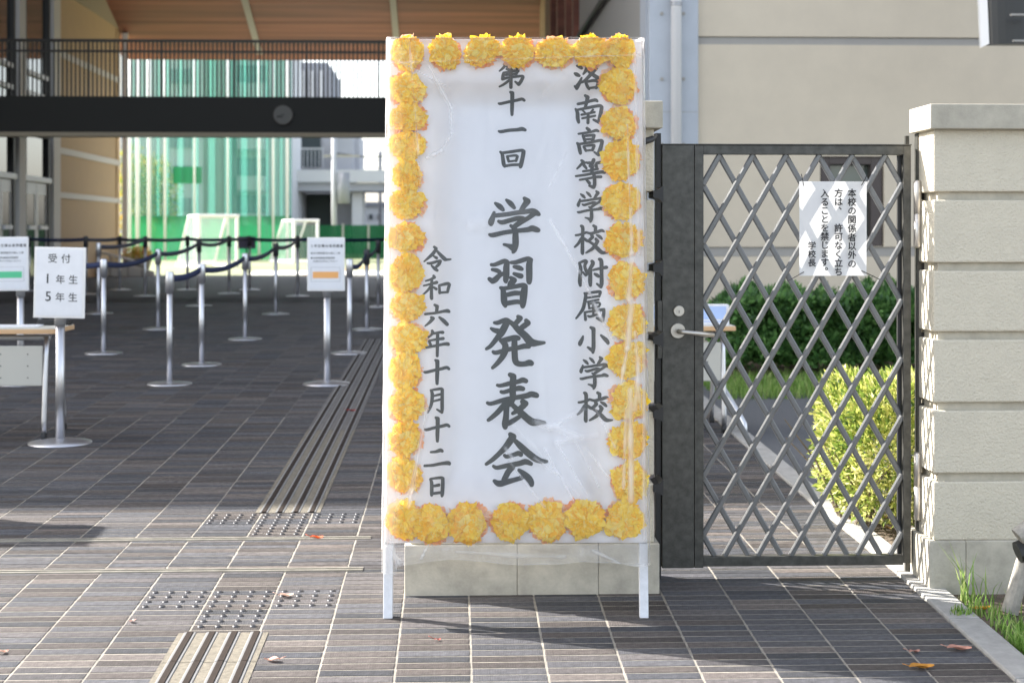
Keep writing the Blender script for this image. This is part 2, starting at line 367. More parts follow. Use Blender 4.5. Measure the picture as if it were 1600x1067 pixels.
while Y < 32.0:
    j = j0
    while XJ+j*PX < KX0-.03:
        cx = XJ+(j+.5)*PX; pw_ = PX
        if XJ+(j+1)*PX > KX0: pw_ = KX0-(XJ+j*PX); cx = XJ+j*PX+pw_/2
        if cx-PX/2 > -13.9:
            dx = (cx*cy-Y*sy); dy = (cx*sy+Y*cy)
            px = 800+F*dx/dy; py = HOR+F*(CZ-gz(Y))/dy
            if -160 < px < 1760: cells.append((px, py, cx, Y, pw_))
        j += 1
    Y += PY; row += 1
near = [c for c in cells if -40 < c[0] < 1640 and c[1] < 1075 and c[1] > 600 and c[4] == PX]
near.sort(key=lambda c: -c[1]); near_set = set((c[2], c[3]) for c in near[:300])
variants = []
for k in range(14):
    m_ = MB(); brick_geo(m_, 0, 0, 0, .045, (k+.5)/14, R); me = m_.mesh('brick'); me.materials.append(M['brick']); variants.append(me)
sb = MB()
for px, py, cx, Yc, pw_ in cells:
    if (cx, Yc) in near_set:
        obj('brick', R.choice(variants), None, pave, loc=(cx, Yc, gz(Yc)))
    else:
        far = Yc > 14
        if Yc > 20: # far away one course in the picture is under a pixel: keep the pieces simple
            hx, hy = pw_/2-.005, PY/2-.004; t = R.random(); z = gz(Yc)+.0018
            sb.add([(cx-hx, Yc-hy, z), (cx+hx, Yc-hy, z), (cx+hx, Yc+hy, z), (cx-hx, Yc+hy, z)], [(0, 1, 2, 3)], t)
        else: brick_geo(sb, cx, Yc, gz(Yc), slope(Yc), R.random(), R, PX=pw_)
tag(obj('brick_field', sb, M['brick'], pave), kind='stuff')
# ------------------------------------------------------------------ kerb (one long line of concrete kerb stones)
kerb = thing('kerb', None, None); tag(kerb, 'straight concrete kerb stones along the right edge of the brick pavement', kind='structure')
Y = 3.2
while Y < 12.2:
    L_ = .6; y1 = min(Y+L_, 12.2)
    if not (Y > 5.36-.62 and Y < 5.36) or True:
        m_ = MB(); vs = [(x, yy, gz(yy)+z) for z in (-.1, .012) for yy in (Y+.003, y1-.003) for x in (KX0, KX1)]
        m_.add(vs, [(0, 2, 3, 1), (4, 5, 7, 6), (0, 1, 5, 4), (2, 6, 7, 3), (0, 4, 6, 2), (1, 3, 7, 5)])
        obj('kerb_stone', m_, M['kerb'], kerb, bevel=.005)
    Y += L_
tag(sheet(KX1, 4.5, yl(3.0, 5.36), -.012, 'planting_soil', M['earth']), 'brown soil verge in front of the right gate pillar')
tag(sheet(KX1, 5.5, yl(5.36, 7.15), -.012, 'soil_bed', M['earth']), 'brown soil bed under the yellow green bush')
tag(sheet(KX1, 9, yl(7.15, 11.6), -.014, 'asphalt_strip', M['asphalt']), 'grey asphalt yard strip behind the gate')
tag(sheet(KX1, 9, yl(11.6, 14.45), -.010, 'hedge_bed', M['earth']), 'soil bed at the foot of the hedge by the wall')
tag(sheet(-60, 60, [32.2, 52, 75], -.02, 'playing_field', M['turf']), 'yellow green artificial turf field beyond the passage')
m_ = MB(); a = hG(370, 428.5); z = gz(40)-.016
b1 = hG(386, 428); b2 = hG(486, 428); 
m_.quad((XatY(384, 33.4), 33.4, z), (XatY(620, 33.4), 33.4, z), (XatY(620, 35.2), 36.4, z), (XatY(400, 36.4), 36.4, z))
tag(obj('court_strip', m_, M['court']), 'pale concrete strip crossing the turf field', kind='structure')
m_ = MB(); m_.quad((XatY(470, 33.2), 33.2, z+.004), (XatY(480, 33.2), 33.2, z+.004), (XatY(585, 42), 42, z+.004), (XatY(577, 42), 42, z+.004))
tag(obj('field_line', m_, M['orange']), 'orange line marked across the turf field', kind='structure')
# ------------------------------------------------------------------ gate tracks
def track(yimg, label):
    p = hG(300, yimg); Y = p.y; z = gz(Y)
    t = thing('gate_track', label, 'gate track', (-3, Y, z), group='sliding gate tracks in the paving')
    x0, x1 = -13, -.36
    obj('track_flange', W(t, MB().box(x0, x1, Y-.026, Y-.010, z-.01, z+.006)), M['railtrack'], t)
    obj('track_flange', W(t, MB().box(x0, x1, Y+.010, Y+.022, z-.01, z+.006)), M['railtrack'], t)
    obj('track_slot', W(t, MB().box(x0, x1, Y-.010, Y+.010, z-.01, z+.0025)), M['black'], t)
track(843, 'steel gate track in the sunlit bricks, the farther of the two')
track(892, 'steel gate track in the bricks, the nearer to the camera, level with the sign legs')
# ------------------------------------------------------------------ tactile paving
def studs(px_left, py_top, label):
    # px_left: left joint of left tile at top row ; three tiles wide, four rows; middle tile eight rows
    p = hG(px_left, py_top); j = round((p.x-XJ)/PX); X0 = XJ+j*PX; Y0 = p.y
    t = thing('tactile_studs', label, 'tactile paving', (X0+1.5*PX, Y0, gz(Y0)), group='warning studs set in the bricks')
    me = MB(); me.lathe([(.0115, 0), (.0105, .003), (.0075, .0046), (.0001, .005)], n=14); mesh = me.mesh('stud', True); mesh.materials.append(M['stud'])
    for c in range(12):
        rows = 8 if 4 <= c < 8 else 4
        for r in range(rows):
            x = X0+(c+.5)*PX/4; Yr = Y0-(r)*PY
            obj('stud', mesh, None, t, loc=(x-t.location.x, Yr-t.location.y, gz(Yr)+.0017-t.location.z), rot=(math.atan(slope(Yr)), 0, 0))
    return X0, Y0
sx0, sy0 = studs(240.5, 926.7, 'cross of steel warning studs in the bricks nearest the camera, above the near guide bars')
tx0, ty0 = studs(332, 805.5, 'cross of steel warning studs beyond the gate tracks where the shade begins')
def guide(X0, ya, yb, label, seg=.3, nf=99):
    xc = X0+1.5*PX; t = thing('tactile_guide_bars', label, 'tactile paving', (xc, ya, gz(ya)), group='guide bar strips for the blind')
    n = int(round((yb-ya)/seg))
    for i in range(n):
        a = ya+i*seg+.002; b = a+seg-.004
        pl = MB(); vs = [(xc+sx*.149, yy, gz(yy)+z) for z in (0, .0036) for yy in (a, b) for sx in (-1, 1)]
        pl.add(vs, [(4, 5, 7, 6), (0, 1, 5, 4), (2, 6, 7, 3), (0, 4, 6, 2), (1, 3, 7, 5)])
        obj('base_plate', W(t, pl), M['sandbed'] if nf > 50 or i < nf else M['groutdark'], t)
        for k in range(4):
            x = xc+(k-1.5)*.0735
            for (w0, w1, h, m__) in ((-.021, .021, .0062, 'barsteel'), (-.0125, .0125, .0088, 'barbrown')):
                s = MB(); c = .003
                vs = [(x+e, yy, gz(yy)+z) for yy in (a, b) for e, z in ((w0, .0030), (w0+c, h), (w1-c, h), (w1, .0030))]
                s.add(vs, [(0, 1, 5, 4), (1, 2, 6, 5), (2, 3, 7, 6), (0, 3, 2, 1), (4, 5, 6, 7)])
                obj('guide_bar' if m__ == 'barbrown' else 'bar_edge', W(t, s), M[m__], t)
guide(sx0, 3.45, 3.45+.3*5, 'strip of brown guide bars running toward the camera from the near studs')
yf = ty0-7.6*PY+8*PY
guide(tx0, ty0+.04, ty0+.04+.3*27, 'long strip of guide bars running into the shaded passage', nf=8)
# ------------------------------------------------------------------ gate pillars
PF = 5.36                                        # front plane of the plinths
ROWS = [(200, 299), (312, 411), (424, 520), (533, 632), (645, 744), (757, 850)]
def pillar(name, label, xl, xr, pxl, pxr, cxl, cxr, joint_x, right=False):
    fY = PF+.012; X = lambda x, Y=fY: XatY(x, Y)
    Z = lambda y, Y=fY: ZatY(y, Y)
    t = thing(name, label, 'gate pillar', (X((pxl+min(pxr, 1700))/2), PF+.1, gz(PF)))
    g = gz(PF)-.08
    # plinth as separate cast stones
    xs = [X(p) for p in joint_x]
    for a, b in zip(xs, xs[1:]):
        obj('plinth_stone', W(t, MB().box(a+.0004, b-.0004, PF, PF+.26, g, Z(851, PF))), M['plinth'], t, bevel=.004)
    a, b = X(xl), X(xr)
    obj('pillar_core', W(t, MB().box(a+.022, b-.022, fY+.022, PF+.235, g, Z(202))), M['groove'], t)
    for (y0, y1) in ROWS:
        segs = [(a, b)] if b-a < 1.2 else [(a, a+1.1), (a+1.1+.002, b)]
        for (p, q) in segs:
            obj('stone_block', W(t, MB().box(p, q, fY, PF+.245, Z(y1), Z(y0))), M['stone'], t, bevel=.006)
    cY = PF-.03
    obj('cap_stone', W(t, MB().box(XatY(cxl, cY), XatY(cxr, cY), cY, PF+.275 if not right else PF+.225, ZatY(199.5, cY), ZatY(160 if right else 157, cY))), M['cap'], t, bevel=.004)
    return t
pillar('gate_pillar', 'beige block gate pillar behind the flower edged sign, mostly hidden', 641, 1022, 632, 1030, 634, 1036, [632, 808, 935, 1030])
pillar('gate_pillar', 'beige block gate pillar at the right of the lattice gate with sunlit side', 1459, 1990, 1450, 1990, 1454, 2000, [1450, 1508, 1700, 1990], True)
# unseen counterpart of the gateway, left of the frame; its shadow tip is in the picture
t = thing('gate_pillar', 'beige gate pillar at the far left end of the gateway', 'gate pillar', (-4.02, 7.42, gz(7.4)))
obj('stone_block', MB().box(-.5, .2, -.15, .15, -.05, 1.60), M['stone'], t, bevel=.006)
obj('cap_stone', MB().box(-.54, .24, -.19, .19, 1.6, 1.70), M['cap'], t, bevel=.004)
# ------------------------------------------------------------------ gate
GY = 5.56
gate = thing('lattice_gate', 'dark steel lattice gate with lever handle, closed between the two pillars', 'gate', (XatY(1033, GY), GY, gz(GY)))
gx = lambda x: XatY(x, GY); gzz = lambda y: ZatY(y, GY)
D = .020
zt, zb = gzz(226), gzz(888)
def gbox(n, x0, x1, y0, y1, d0=-D, d1=D, m='steel', bv=.0015): return obj(n, W(gate, MB().box(gx(x0), gx(x1), GY+d0, GY+d1, gzz(y1), gzz(y0))), M[m], gate, bevel=bv)
gbox('lock_panel', 1033.5, 1083, 227, 888, -D-.002, D+.002)
gbox('stile', 1084, 1098, 227, 888)
gbox('stile', 1409, 1421, 227, 883, -D, D)
gbox('top_rail', 1098, 1409, 227, 241)
gbox('bottom_rail', 1098, 1409, 871, 886)
gbox('inner_channel', 1403, 1408.6, 241.5, 870.5, .004, D-.002, 'black')
gbox('top_strip', 1033, 1422, 224.6, 226.6, -D-.003, D+.003)
# lattice
x0g, x1g, z0g, z1g = gx(1098), gx(1409), gzz(870.8), gzz(241.4)
pw = (gx(1382.5)-gx(1124))/5; ph = (gzz(287)-gzz(837))/6
xt0 = gx(1124)
k = ph/pw
def clip(px, pz, sgn):
    # line x = px + s, z = pz - sgn*k*s ... returns the two ends inside the opening
    pts = []
    for xx in (x0g, x1g):
        z = pz+sgn*k*(xx-px)
        if z0g-1e-6 <= z <= z1g+1e-6: pts.append((xx, z))
    for zz in (z0g, z1g):
        xx = px+(zz-pz)/(sgn*k)
        if x0g < xx < x1g: pts.append((xx, zz))
    pts = sorted(pts)
    return (pts[0], pts[-1]) if len(pts) >= 2 and abs(pts[0][0]-pts[-1][0]) > .01 else None
def bar(p, q, yc, wdt, dep, name):
    p = Vector((p[0], yc, p[1])); q = Vector((q[0], yc, q[1])); d = (q-p).normalized(); n = Vector((-d.z, 0, d.x)); h = wdt/2; c = .0045; e = dep/2
    prof = [(-h+c, -e), (h-c, -e), (h, -e+c), (h, e-c), (h-c, e), (-h+c, e), (-h, e-c), (-h, -e+c)]
    vs = [pt+n*a+Vector((0, b, 0)) for pt in (p, q) for a, b in prof]; nn = 8
    m_ = MB(); m_.add(vs, [[i, (i+1) % nn, (i+1) % nn+nn, i+nn] for i in range(nn)]+[list(range(nn))[::-1], list(range(nn, 2*nn))])
    m_.v = [(x-gate.location.x, y-gate.location.y, z-gate.location.z) for x, y, z in m_.v]
    return obj(name, m_, M['steel_lt'], gate)
for i in range(-14, 22):
    for sgn, yc in ((1, GY-.0065), (-1, GY+.0065)):
        c_ = clip(xt0+i*pw, z1g-.001, sgn)
        if c_:
            bar(c_[0], c_[1], yc, .0215, .0135, 'lattice_bar')
# lock, handle
m_ = MB(); c0 = (gx(1059), gzz(486))
def disc(cx, cz, r, y0, y1, m, name, seg=28, hole=None):
    q = MB(); q.v = []; 
    vs = [(cx+r*math.cos(2*math.pi*k/seg), y1, cz+r*math.sin(2*math.pi*k/seg)) for k in range(seg)]+[(cx+r*math.cos(2*math.pi*k/seg), y0+.0015, cz+r*math.sin(2*math.pi*k/seg)) for k in range(seg)]+[(cx+(r-.0015)*math.cos(2*math.pi*k/seg), y0, cz+(r-.0015)*math.sin(2*math.pi*k/seg)) for k in range(seg)]
    q.add(vs, [[a*seg+k, a*seg+(k+1) % seg, (a+1)*seg+(k+1) % seg, (a+1)*seg+k] for a in (0, 1) for k in range(seg)]+[[2*seg+k for k in range(seg)]])
    return obj(name, W(gate, q), m, gate)
fy = GY-D-.002
lock = disc(c0[0], c0[1], .0205, fy-.010, fy, M['satin'], 'lock_cylinder')
q = MB(); q.tube([(c0[0], fy-.0105, c0[1]), (c0[0], fy-.0118, c0[1])], .008, 16); ring = W(gate, q); ring = obj('key_plug', q, M['satin'], lock)
q = MB(); q.box(c0[0]-.0012, c0[0]+.0012, fy-.0128, fy-.0121, c0[1]-.007, c0[1]+.003); obj('keyhole', W(gate, q), M['black'], lock)
c1 = (gx(1057.5), gzz(517)); ros = disc(c1[0], c1[1], .0285, fy-.008, fy, M['satin'], 'handle_rosette')
q = MB(); q.tube([(c1[0], fy-.008, c1[1]), (c1[0], fy-.042, c1[1]), (c1[0]+.004, fy-.05, c1[1]-.0005), (c1[0]+.012, fy-.054, c1[1]-.001), (gx(1112)-.004, fy-.052, c1[1]-.013)], .0088, 16)
obj('lever_handle', W(gate, q), M['satin'], gate, True)
# hinges
for (ya, yb) in ((281, 388), (708, 816)):
    xx = gx(1429.5); z1, z0 = gzz(ya), gzz(yb); zm = (z0+z1)/2; r = .0145
    h = obj('hinge', W(gate, MB().lathe([(.001, z0), (.008, z0+.0015), (r, z0+.007), (r, zm-.0015), (r-.0015, zm-.001), (r-.0015, zm+.001), (r, zm+.0015), (r, z1-.008), (.009, z1-.0015), (.001, z1)], (xx, GY-.033, 0), 24)), M['stainless'], gate, True)
# latch post and hinge post
post = thing('gate_post', 'slim black steel latch post between the hidden pillar and the gate', 'gate post', (gx(1027), GY, gz(GY)))
obj('post', W(post, MB().box(XatY(1024, GY), XatY(1032.3, GY), GY-.012, GY+.03, gz(GY)-.03, gzz(208))), M['black'], post, bevel=.001)
for i, (y0, y1) in enumerate(zip([r[1] for r in ROWS], [r[0] for r in ROWS[1:]])):
    ym = (y0+y1)/2; 
    pr = [(gx(1025), gzz(y0-6)), (gx(1019), gzz(y0-1)), (gx(1010), gzz(ym-5)), (gx(1010), gzz(ym+5)), (gx(1019), gzz(y1+1)), (gx(1025), gzz(y1+6))]
    obj('bracket', W(post, MB().prism(pr[::-1], 5.36, 5.50)), M['black'], post)
obj('lock_keep', W(post, MB().box(gx(1026), gx(1033), GY-.025, GY-.012, gzz(560), gzz(470))), M['steel'], post, bevel=.001)
cbl = MB(); cbl.tube([hY(1024, 212, 5.5), hY(1018, 218, 5.34), hY(1005, 222, 5.32), hY(992, 230, 5.31), hY(985, 236, 5.31)], [.008, .012, .013, .008, .004], 8)
tag(obj('black_strap', cbl, M['black'], None, True), 'black strap looped from the latch post over the pillar top block', 'strap')
post2 = thing('gate_post', 'slim dark hinge post fixed to the right pillar side', 'gate post', (gx(1438), GY, gz(GY)))
obj('post', W(post2, MB().box(gx(1431.5), gx(1438), GY-.014, GY+.02, gz(GY)-.03, gzz(207))), M['steel'], post2, bevel=.001)
obj('rear_post', W(post2, MB().box(gx(1418.5), gx(1424.5), GY+.03, GY+.045, gz(GY)-.03, gzz(210))), M['steel'], post2, bevel=.001)
for (y0, y1) in zip([r[1] for r in ROWS], [r[0] for r in ROWS[1:]]):
    obj('bracket', W(post2, MB().box(gx(1438), gx(1452), GY-.010, GY+.018, gzz(y1-1), gzz(y0+1))), M['black'], post2)
# ------------------------------------------------------------------ notice on the gate
NY = GY-D-.012
nx0, nx1, nz0, nz1 = XatY(1249, NY), XatY(1354, NY), ZatY(431.5, NY), ZatY(283, NY)
notice = thing('paper_notice', 'white laminated notice with black vertical writing tied to the gate lattice', 'notice', (nx0, NY, nz0))
q = MB(); N = 8
for i in range(N+1):
    for j in range(N+1):
        u, v = i/N, j/N; q.v.append((u*(nx1-nx0), .0035*math.sin(u*3.1)*math.sin(v*5)+.001*math.sin(9*v), v*(nz1-nz0))); q.t.append(.5)
for i in range(N):
    for j in range(N): q.f.append([i*(N+1)+j, (i+1)*(N+1)+j, (i+1)*(N+1)+j+1, i*(N+1)+j+1]); q.m.append(0)
obj('sheet', q, M['paperwhite'], notice, True)
chars = []; sz = (nz1-nz0)
def vcol(s, xpx, y0px, pitch, size):
    x = XatY(xpx, NY)-nx0; z = ZatY(y0px, NY)-nz0; p = pitch/F*NY
    for i, ch in enumerate(s):
        if ch == ' ': continue
        if ch in '、。': chars.append((ch, x+.4*size/F*NY+.003, z-i*p+.35*p+.006, size/F*NY)); continue
        chars.append((ch, x, z-i*p, size/F*NY))
vcol('本校の関係者以外の', 1330.5, 301.5, 13.9, 14)
vcol('方は、 許可なく立ち', 1309.5, 301.5, 13.75, 14)
vcol('入ることを禁じます。', 1288, 302, 13.55, 14)
vcol('学校長', 1268, 384, 13.5, 13)
text_parts('character', chars, M['inkblack'], notice, -.0075, .024)
for (ax, ay, bx, by) in ((1252, 272, 1255.5, 290.5), (1354, 275, 1346, 290), (1256, 425, 1231, 439), (1346, 423, 1375, 437)):
    q = MB(); a, b = hY(ax, ay, NY-.002), hY(bx, by, NY-.006); m1 = (a+b)/2+Vector((0, -.004, 0)); q.tube([a, m1, b], .0016, 6); obj('cable_tie', W(notice, q), M['black'], notice)
# ------------------------------------------------------------------ THE SIGN
FY = 5.07; TZ = ZatY(60, 5.30)
LEAN = math.atan2(.23, TZ); SYAW = -math.radians(1.8)
xf0, xf1 = XatY(598, FY), XatY(1014, FY)
sl = Vector(((xf0+xf1)/2, FY, gz(FY)))
sign = thing('event_sign', 'tall white sign edged with yellow paper flowers, brush written Japanese title, under clear film', 'sign', sl, (-LEAN, 0, SYAW))
sign.rotation_mode = 'XYZ'
SM = Matrix.Translation(sl) @ Matrix.Rotation(SYAW, 4, 'Z') @ Matrix.Rotation(-LEAN, 4, 'X'); SI = SM.inverted()
def sp(x, y, off=0.0):  # picture point -> local (x,z) on the board front plane y=off
    o = SI @ CAMP; d = SI.to_3x3() @ ray(x, y); t = (off-o.y)/d.y; p = o+d*t; return p.x, p.z
TH = .034
bx0, bz1 = sp(604, 61.5); bx1, _ = sp(999.5, 61.5); _, bz0 = sp(800, 848)
bx0 = min(bx0, sp(601, 840)[0]); bx1 = max(bx1, sp(1011, 840)[0])
bx0 = sp(601.5, 700)[0]; bx1 = sp(1010, 700)[0]
obj('panel', MB().box(bx0, bx1, 0, .004, bz0, bz1), M['board'], sign, bevel=.001)
for a, b, c, d in ((bx0, bx0+.030, bz0, bz1), (bx1-.030, bx1, bz0, bz1)):
    obj('frame_rail', MB().box(a, b, .0045, TH, c, d), M['whitewood'], sign)
obj('frame_rail', MB().box(bx0+.031, bx1-.031, .0045, TH, bz1-.03, bz1), M['whitewood'], sign)
obj('frame_rail', MB().box(bx0+.031, bx1-.031, .0045, TH, bz0, bz0+.03), M['whitewood'], sign)
for (xa, xb) in ((598.5, 613), (1000, 1013.5)):
    a = sp(xa, 960)[0]; b = sp(xb, 960)[0]
    obj('leg', MB().box(a, b, .002, TH, .004, bz0-.001), M['whitewood'], sign, bevel=.0015)
    # edge of the leg where paint has worn
    obj('leg_tip', MB().box(a+.001, b-.001, .003, TH-.001, -.003, .0035), M['bark'], sign)
# ---- lettering: every brush stroke as a chain of tapered round segments
GL = {
'gaku': '255,190,25 330,245,50 385,300,33;440,135,25 510,195,48 570,265,33;740,108,32 790,160,60 735,235,50 685,310,40;235,345,28 215,420,45 185,500,56 185,540,36;270,395,40 450,375,40 640,345,42 800,325,45 880,320,50 940,350,52 985,378,30;900,365,48 800,440,42 700,490,50 600,560,45 560,590,33;310,490,28 370,510,42 500,475,42 640,440,44 720,445,40;515,565,28 560,600,40 590,640,45 592,760,57 592,880,57 570,970,46 550,1008,26;550,930,62 480,900,36 400,878,25;160,712,26 215,722,42 400,680,40 620,650,40 800,630,46 870,610,55 940,630,50 972,640,38',
'shuu': '200,210,32 260,210,38 400,155,45 450,150,45 480,170,45 462,260,60 462,400,58 450,480,48 455,515,28;215,295,30 290,310,42 340,335,38;400,370,42 340,400,45 270,470,56 220,500,50 165,460,38;545,172,32 640,165,42 780,120,45 850,105,42 895,125,40 865,200,60 865,400,60 862,500,52 865,530,32;600,245,33 680,265,48 735,287,35;598,368,32 680,400,48 718,410,50;540,440,35 600,482,52 545,540,62 520,590,40;360,615,30 400,640,45 415,750,57 425,860,60 445,935,34;400,630,38 560,605,40 740,570,45 790,590,52 770,700,68 758,820,66 750,920,52 748,950,30;470,740,42 600,710,47 700,710,42;460,890,46 640,860,44 700,870,40',
'hatsu': '240,205,28 300,205,40 420,160,42 470,180,48 430,240,60 360,370,62 270,480,46 180,590,38 108,640,28;185,300,25 240,330,42 310,350,50;500,190,38 560,240,46 660,340,60 760,430,66 850,530,72 960,545,48 1070,538,28;635,105,35 670,130,48 610,200,46 570,240,40;770,170,38 800,210,50 720,270,50 660,310,40;350,505,38 430,490,48 570,455,48 630,462,45 650,468,30;220,690,30 270,705,38 450,655,40 640,620,42 740,595,48 815,600,40;380,530,45 422,580,55 415,680,60 370,780,50 290,880,42 210,955,30;575,500,50 575,600,55 578,720,55 590,840,55 640,888,50 740,892,46 820,872,55 855,882,48',
'hyou': '500,110,40 555,140,56 548,250,58 545,400,58 545,500,58 490,590,62;290,285,28 345,292,34 500,255,42 640,225,42 710,200,48 765,215,42;355,395,32 400,400,36 540,360,40 650,335,48 715,345,42;125,580,30 190,592,36 400,530,42 600,490,42 780,460,48 850,435,52 930,450,50 950,462,38;450,560,50 380,640,50 290,740,46 200,820,40 140,865,32;440,620,55 438,740,50 430,850,55 420,930,60 420,985,42;440,930,48 530,890,45 650,815,38;530,600,42 620,690,48 700,760,60 790,840,62 880,900,66 980,900,48 1075,908,28;715,560,50 760,590,52 700,650,52 620,710,42 545,755,30',
'kai': '505,90,40 550,130,60 500,200,62 430,300,56 330,400,45 210,510,40 105,585,30;590,200,40 680,290,56 800,400,60 920,490,58 1010,530,46 1110,540,30;410,440,30 450,460,36 560,430,38 640,405,45 680,425,42;225,620,28 285,645,36 450,610,42 650,575,46 760,545,50 850,580,36;545,640,46 480,700,52 430,790,50 400,840,45;240,865,32 320,910,55 450,880,50 580,845,42 700,810,40;650,685,30 720,740,50 800,810,60 850,880,54 862,930,38',
'raku': '125,90,22 170,107,35 200,130,27;85,215,20 120,235,38 160,255,26;200,290,18 165,370,32 125,440,40 118,475,24;85,430,20 115,450,36;300,120,40 265,180,30 228,228,18;440,120,42 390,190,36 320,270,32 250,340,28 175,375,20;310,115,32 440,108,34;330,190,34 420,260,36 500,310,40 578,330,22;270,370,26 300,440,30 325,478,22;290,355,24 400,335,28 478,348,32 470,400,33 442,460,26;330,460,22 450,448,24',
'nan': '260,585,25 300,615,38 282,700,32 262,780,28;140,725,26 250,705,28 350,675,28 430,660,32 462,680,22;100,810,20 130,870,34 135,960,36 150,1030,28;120,825,22 300,790,28 490,755,30 535,780,34 520,880,36 502,960,36 490,1030,32 400,990,22;215,830,18 255,870,18;390,820,20 350,870,20;200,905,22 330,880,22 415,862,22;210,965,20 330,942,22 425,922,20;310,890,26 305,1040,28',
'kou': '290,62,27 325,95,34;150,155,20 260,140,24 370,120,24 440,98,28 478,110,22;225,190,28 258,285,28;230,192,22 390,178,28 408,190,28 380,275,30;260,250,22 390,240,22;125,310,20 150,340,32 170,430,34 180,480,28;150,328,23 330,300,26 510,265,28 543,285,32 520,380,36 490,470,38 480,508,28 412,460,18;238,370,26 270,438,24;242,360,18 390,345,26 408,362,26 380,425,28;270,435,20 380,425,20',
'tou': '200,600,25 232,620,25 180,680,25 125,735,17;230,640,22 290,632,20;240,680,30 278,728,24;400,590,34 378,650,34 345,690,34;450,645,28 530,625,26;440,680,34 460,745,22;300,640,24 340,640,30;225,780,22 340,765,22 470,740,22;105,860,20 250,840,24 400,812,26 530,792,32 582,803,24;380,700,32 370,780,32 402,830,32 415,900,32 415,1000,33 402,1050,28;330,1020,22 390,1045,33;170,922,20 300,900,22 430,875,24 520,872,28;285,925,24 330,978,30',
'kou2': '275,210,36 315,250,48 315,450,45 308,700,48 308,850,50 315,885,35;140,435,30 200,428,32 320,400,35 400,365,33;280,520,45 200,640,38 115,720,28;360,520,36 410,560,42 470,580,28;420,370,33 520,390,35 680,355,42 790,320,42 848,345,28;590,205,38 640,240,45 635,320,45;540,420,45 562,480,45 500,540,42 440,580,35;670,430,25 740,470,45 795,520,32;460,580,32 560,640,38 620,690,48 700,770,55 790,850,52 880,860,35 940,855,22;650,530,42 690,580,48 630,680,50 560,760,45 470,820,35 400,860,25',
'fu': '108,115,22 130,200,33 125,300,33 118,420,37 125,492,26;120,110,20 200,82,30 228,97,30 200,160,28 215,230,30 248,290,33 215,325,22 168,272,20;320,90,30 335,125,36 290,210,32 255,265,25;295,200,30 292,300,34 288,420,37 293,492,27;340,235,20 450,210,26 560,190,32;440,55,26 475,90,36 478,300,34 480,450,36 468,518,28 400,465,18;365,300,22 400,320,33 428,340,28',
'zoku': '195,620,20 215,660,30 200,760,32 170,880,32 110,970,24 55,1040,18;210,625,22 430,595,28 458,612,28 440,675,22;230,700,20 420,672,22;245,765,18 430,728,20;270,800,20 425,778,20 455,805,20 435,845,18;270,875,18 430,845,18;262,790,20 275,870,20;200,940,22 212,1060,28;212,938,20 350,915,22 515,893,30 515,960,30 490,1075,35 400,1035,22;335,790,20 342,900,22 342,1000,22;255,1000,20 290,1010,24 400,975,22',
'shou': '300,125,26 345,150,38 345,300,35 345,450,36 335,540,25;250,455,20 325,505,36;170,270,17 150,330,32 122,385,38 118,410,28;470,255,20 540,320,38 582,370,34 585,390,25',
'dai': '210,75,26 235,92,28 180,150,26 125,195,18;240,90,24 280,125,30;300,110,30 330,95,24;260,160,26 330,170,45 320,230,42;380,85,26 440,125,34 472,195,28;430,112,20 500,102,15 535,88,24;320,200,28 440,195,28 470,205,24;210,226,24 330,212,26;448,215,30 440,245,26;200,230,26 188,290,34 182,345,34 280,320,26 430,300,28 540,290,28 560,310,32 520,390,36 480,445,34 415,395,20;240,270,26 440,248,26;335,230,38 335,350,36 335,500,34;300,370,28 210,440,26 125,485,20',
'juu': '325,585,26 360,605,42 360,750,40 355,900,38 355,1003,30;110,795,22 150,800,30 300,765,30 450,735,32 540,715,32 582,740,28',
'ichi': '110,300,22 155,310,34 300,285,34 450,275,36 540,260,42 600,280,30',
'kaime': '140,685,25 175,730,34 200,900,40 220,950,30;160,705,28 350,680,32 530,655,32 570,682,42 550,800,42 520,930,42 512,965,30;220,948,28 350,925,28 500,920,28;268,770,28 295,860,28;270,765,22 420,750,26 455,772,30 430,850,28;300,862,22 430,846,22',
'rei': '250,65,24 285,90,26 235,170,32 160,240,26 85,305,16;295,130,22 350,190,30 420,260,36 450,275,26 525,270,16;245,220,18 290,248,28;140,335,20 200,335,27 300,305,25 352,302,30 330,350,30 290,390,26;205,375,16 260,425,30 300,455,26',
'wa': '240,545,23 255,570,28 190,605,22 110,630,16;75,710,16 180,685,22 290,655,30;210,620,26 205,780,28 205,900,32 210,925,26;195,720,26 140,790,22 70,855,17;240,735,20 285,765,26;335,705,22 342,830,26;335,705,22 470,675,30 505,695,28 485,760,28 475,815,24;350,826,22 480,815,20',
'roku': '190,50,16 222,70,24 215,130,22;75,165,17 200,150,18 300,130,20 350,125,26 370,135,18;150,205,18 170,218,25 130,265,20 75,310,11;250,205,15 300,245,26 345,290,24',
'nen': '160,370,18 170,395,22 130,435,17 95,465,11;170,405,16 250,390,18 290,390,22;125,500,18 142,545,18;130,490,14 220,475,17 295,465,22;65,580,17 200,555,18 300,535,20 350,532,24 362,540,18;228,400,22 225,560,22 223,680,19',
'getsu': '105,55,11 118,90,17 112,170,16 95,220,13 78,255,9;110,55,11 190,42,14 208,50,16 207,140,17 207,220,17 205,255,13 160,228,9;125,108,10 190,92,12;125,155,10 190,138,12',
'ni': '105,612,11 150,608,14 190,595,18 208,603,14;50,735,13 120,730,14 200,715,16 260,710,20 273,718,15',
'nichi': '100,855,11 112,890,17 112,985,17 112,1000,12;105,852,11 190,842,14 213,850,17 212,920,18 208,985,18 205,1008,12;125,918,12 178,908,15;115,985,13 205,975,14',
}
def parse(s): return [[tuple(float(a) for a in p.split(',')) for p in st.split()] for st in s.split(';')]
zlev = [0]
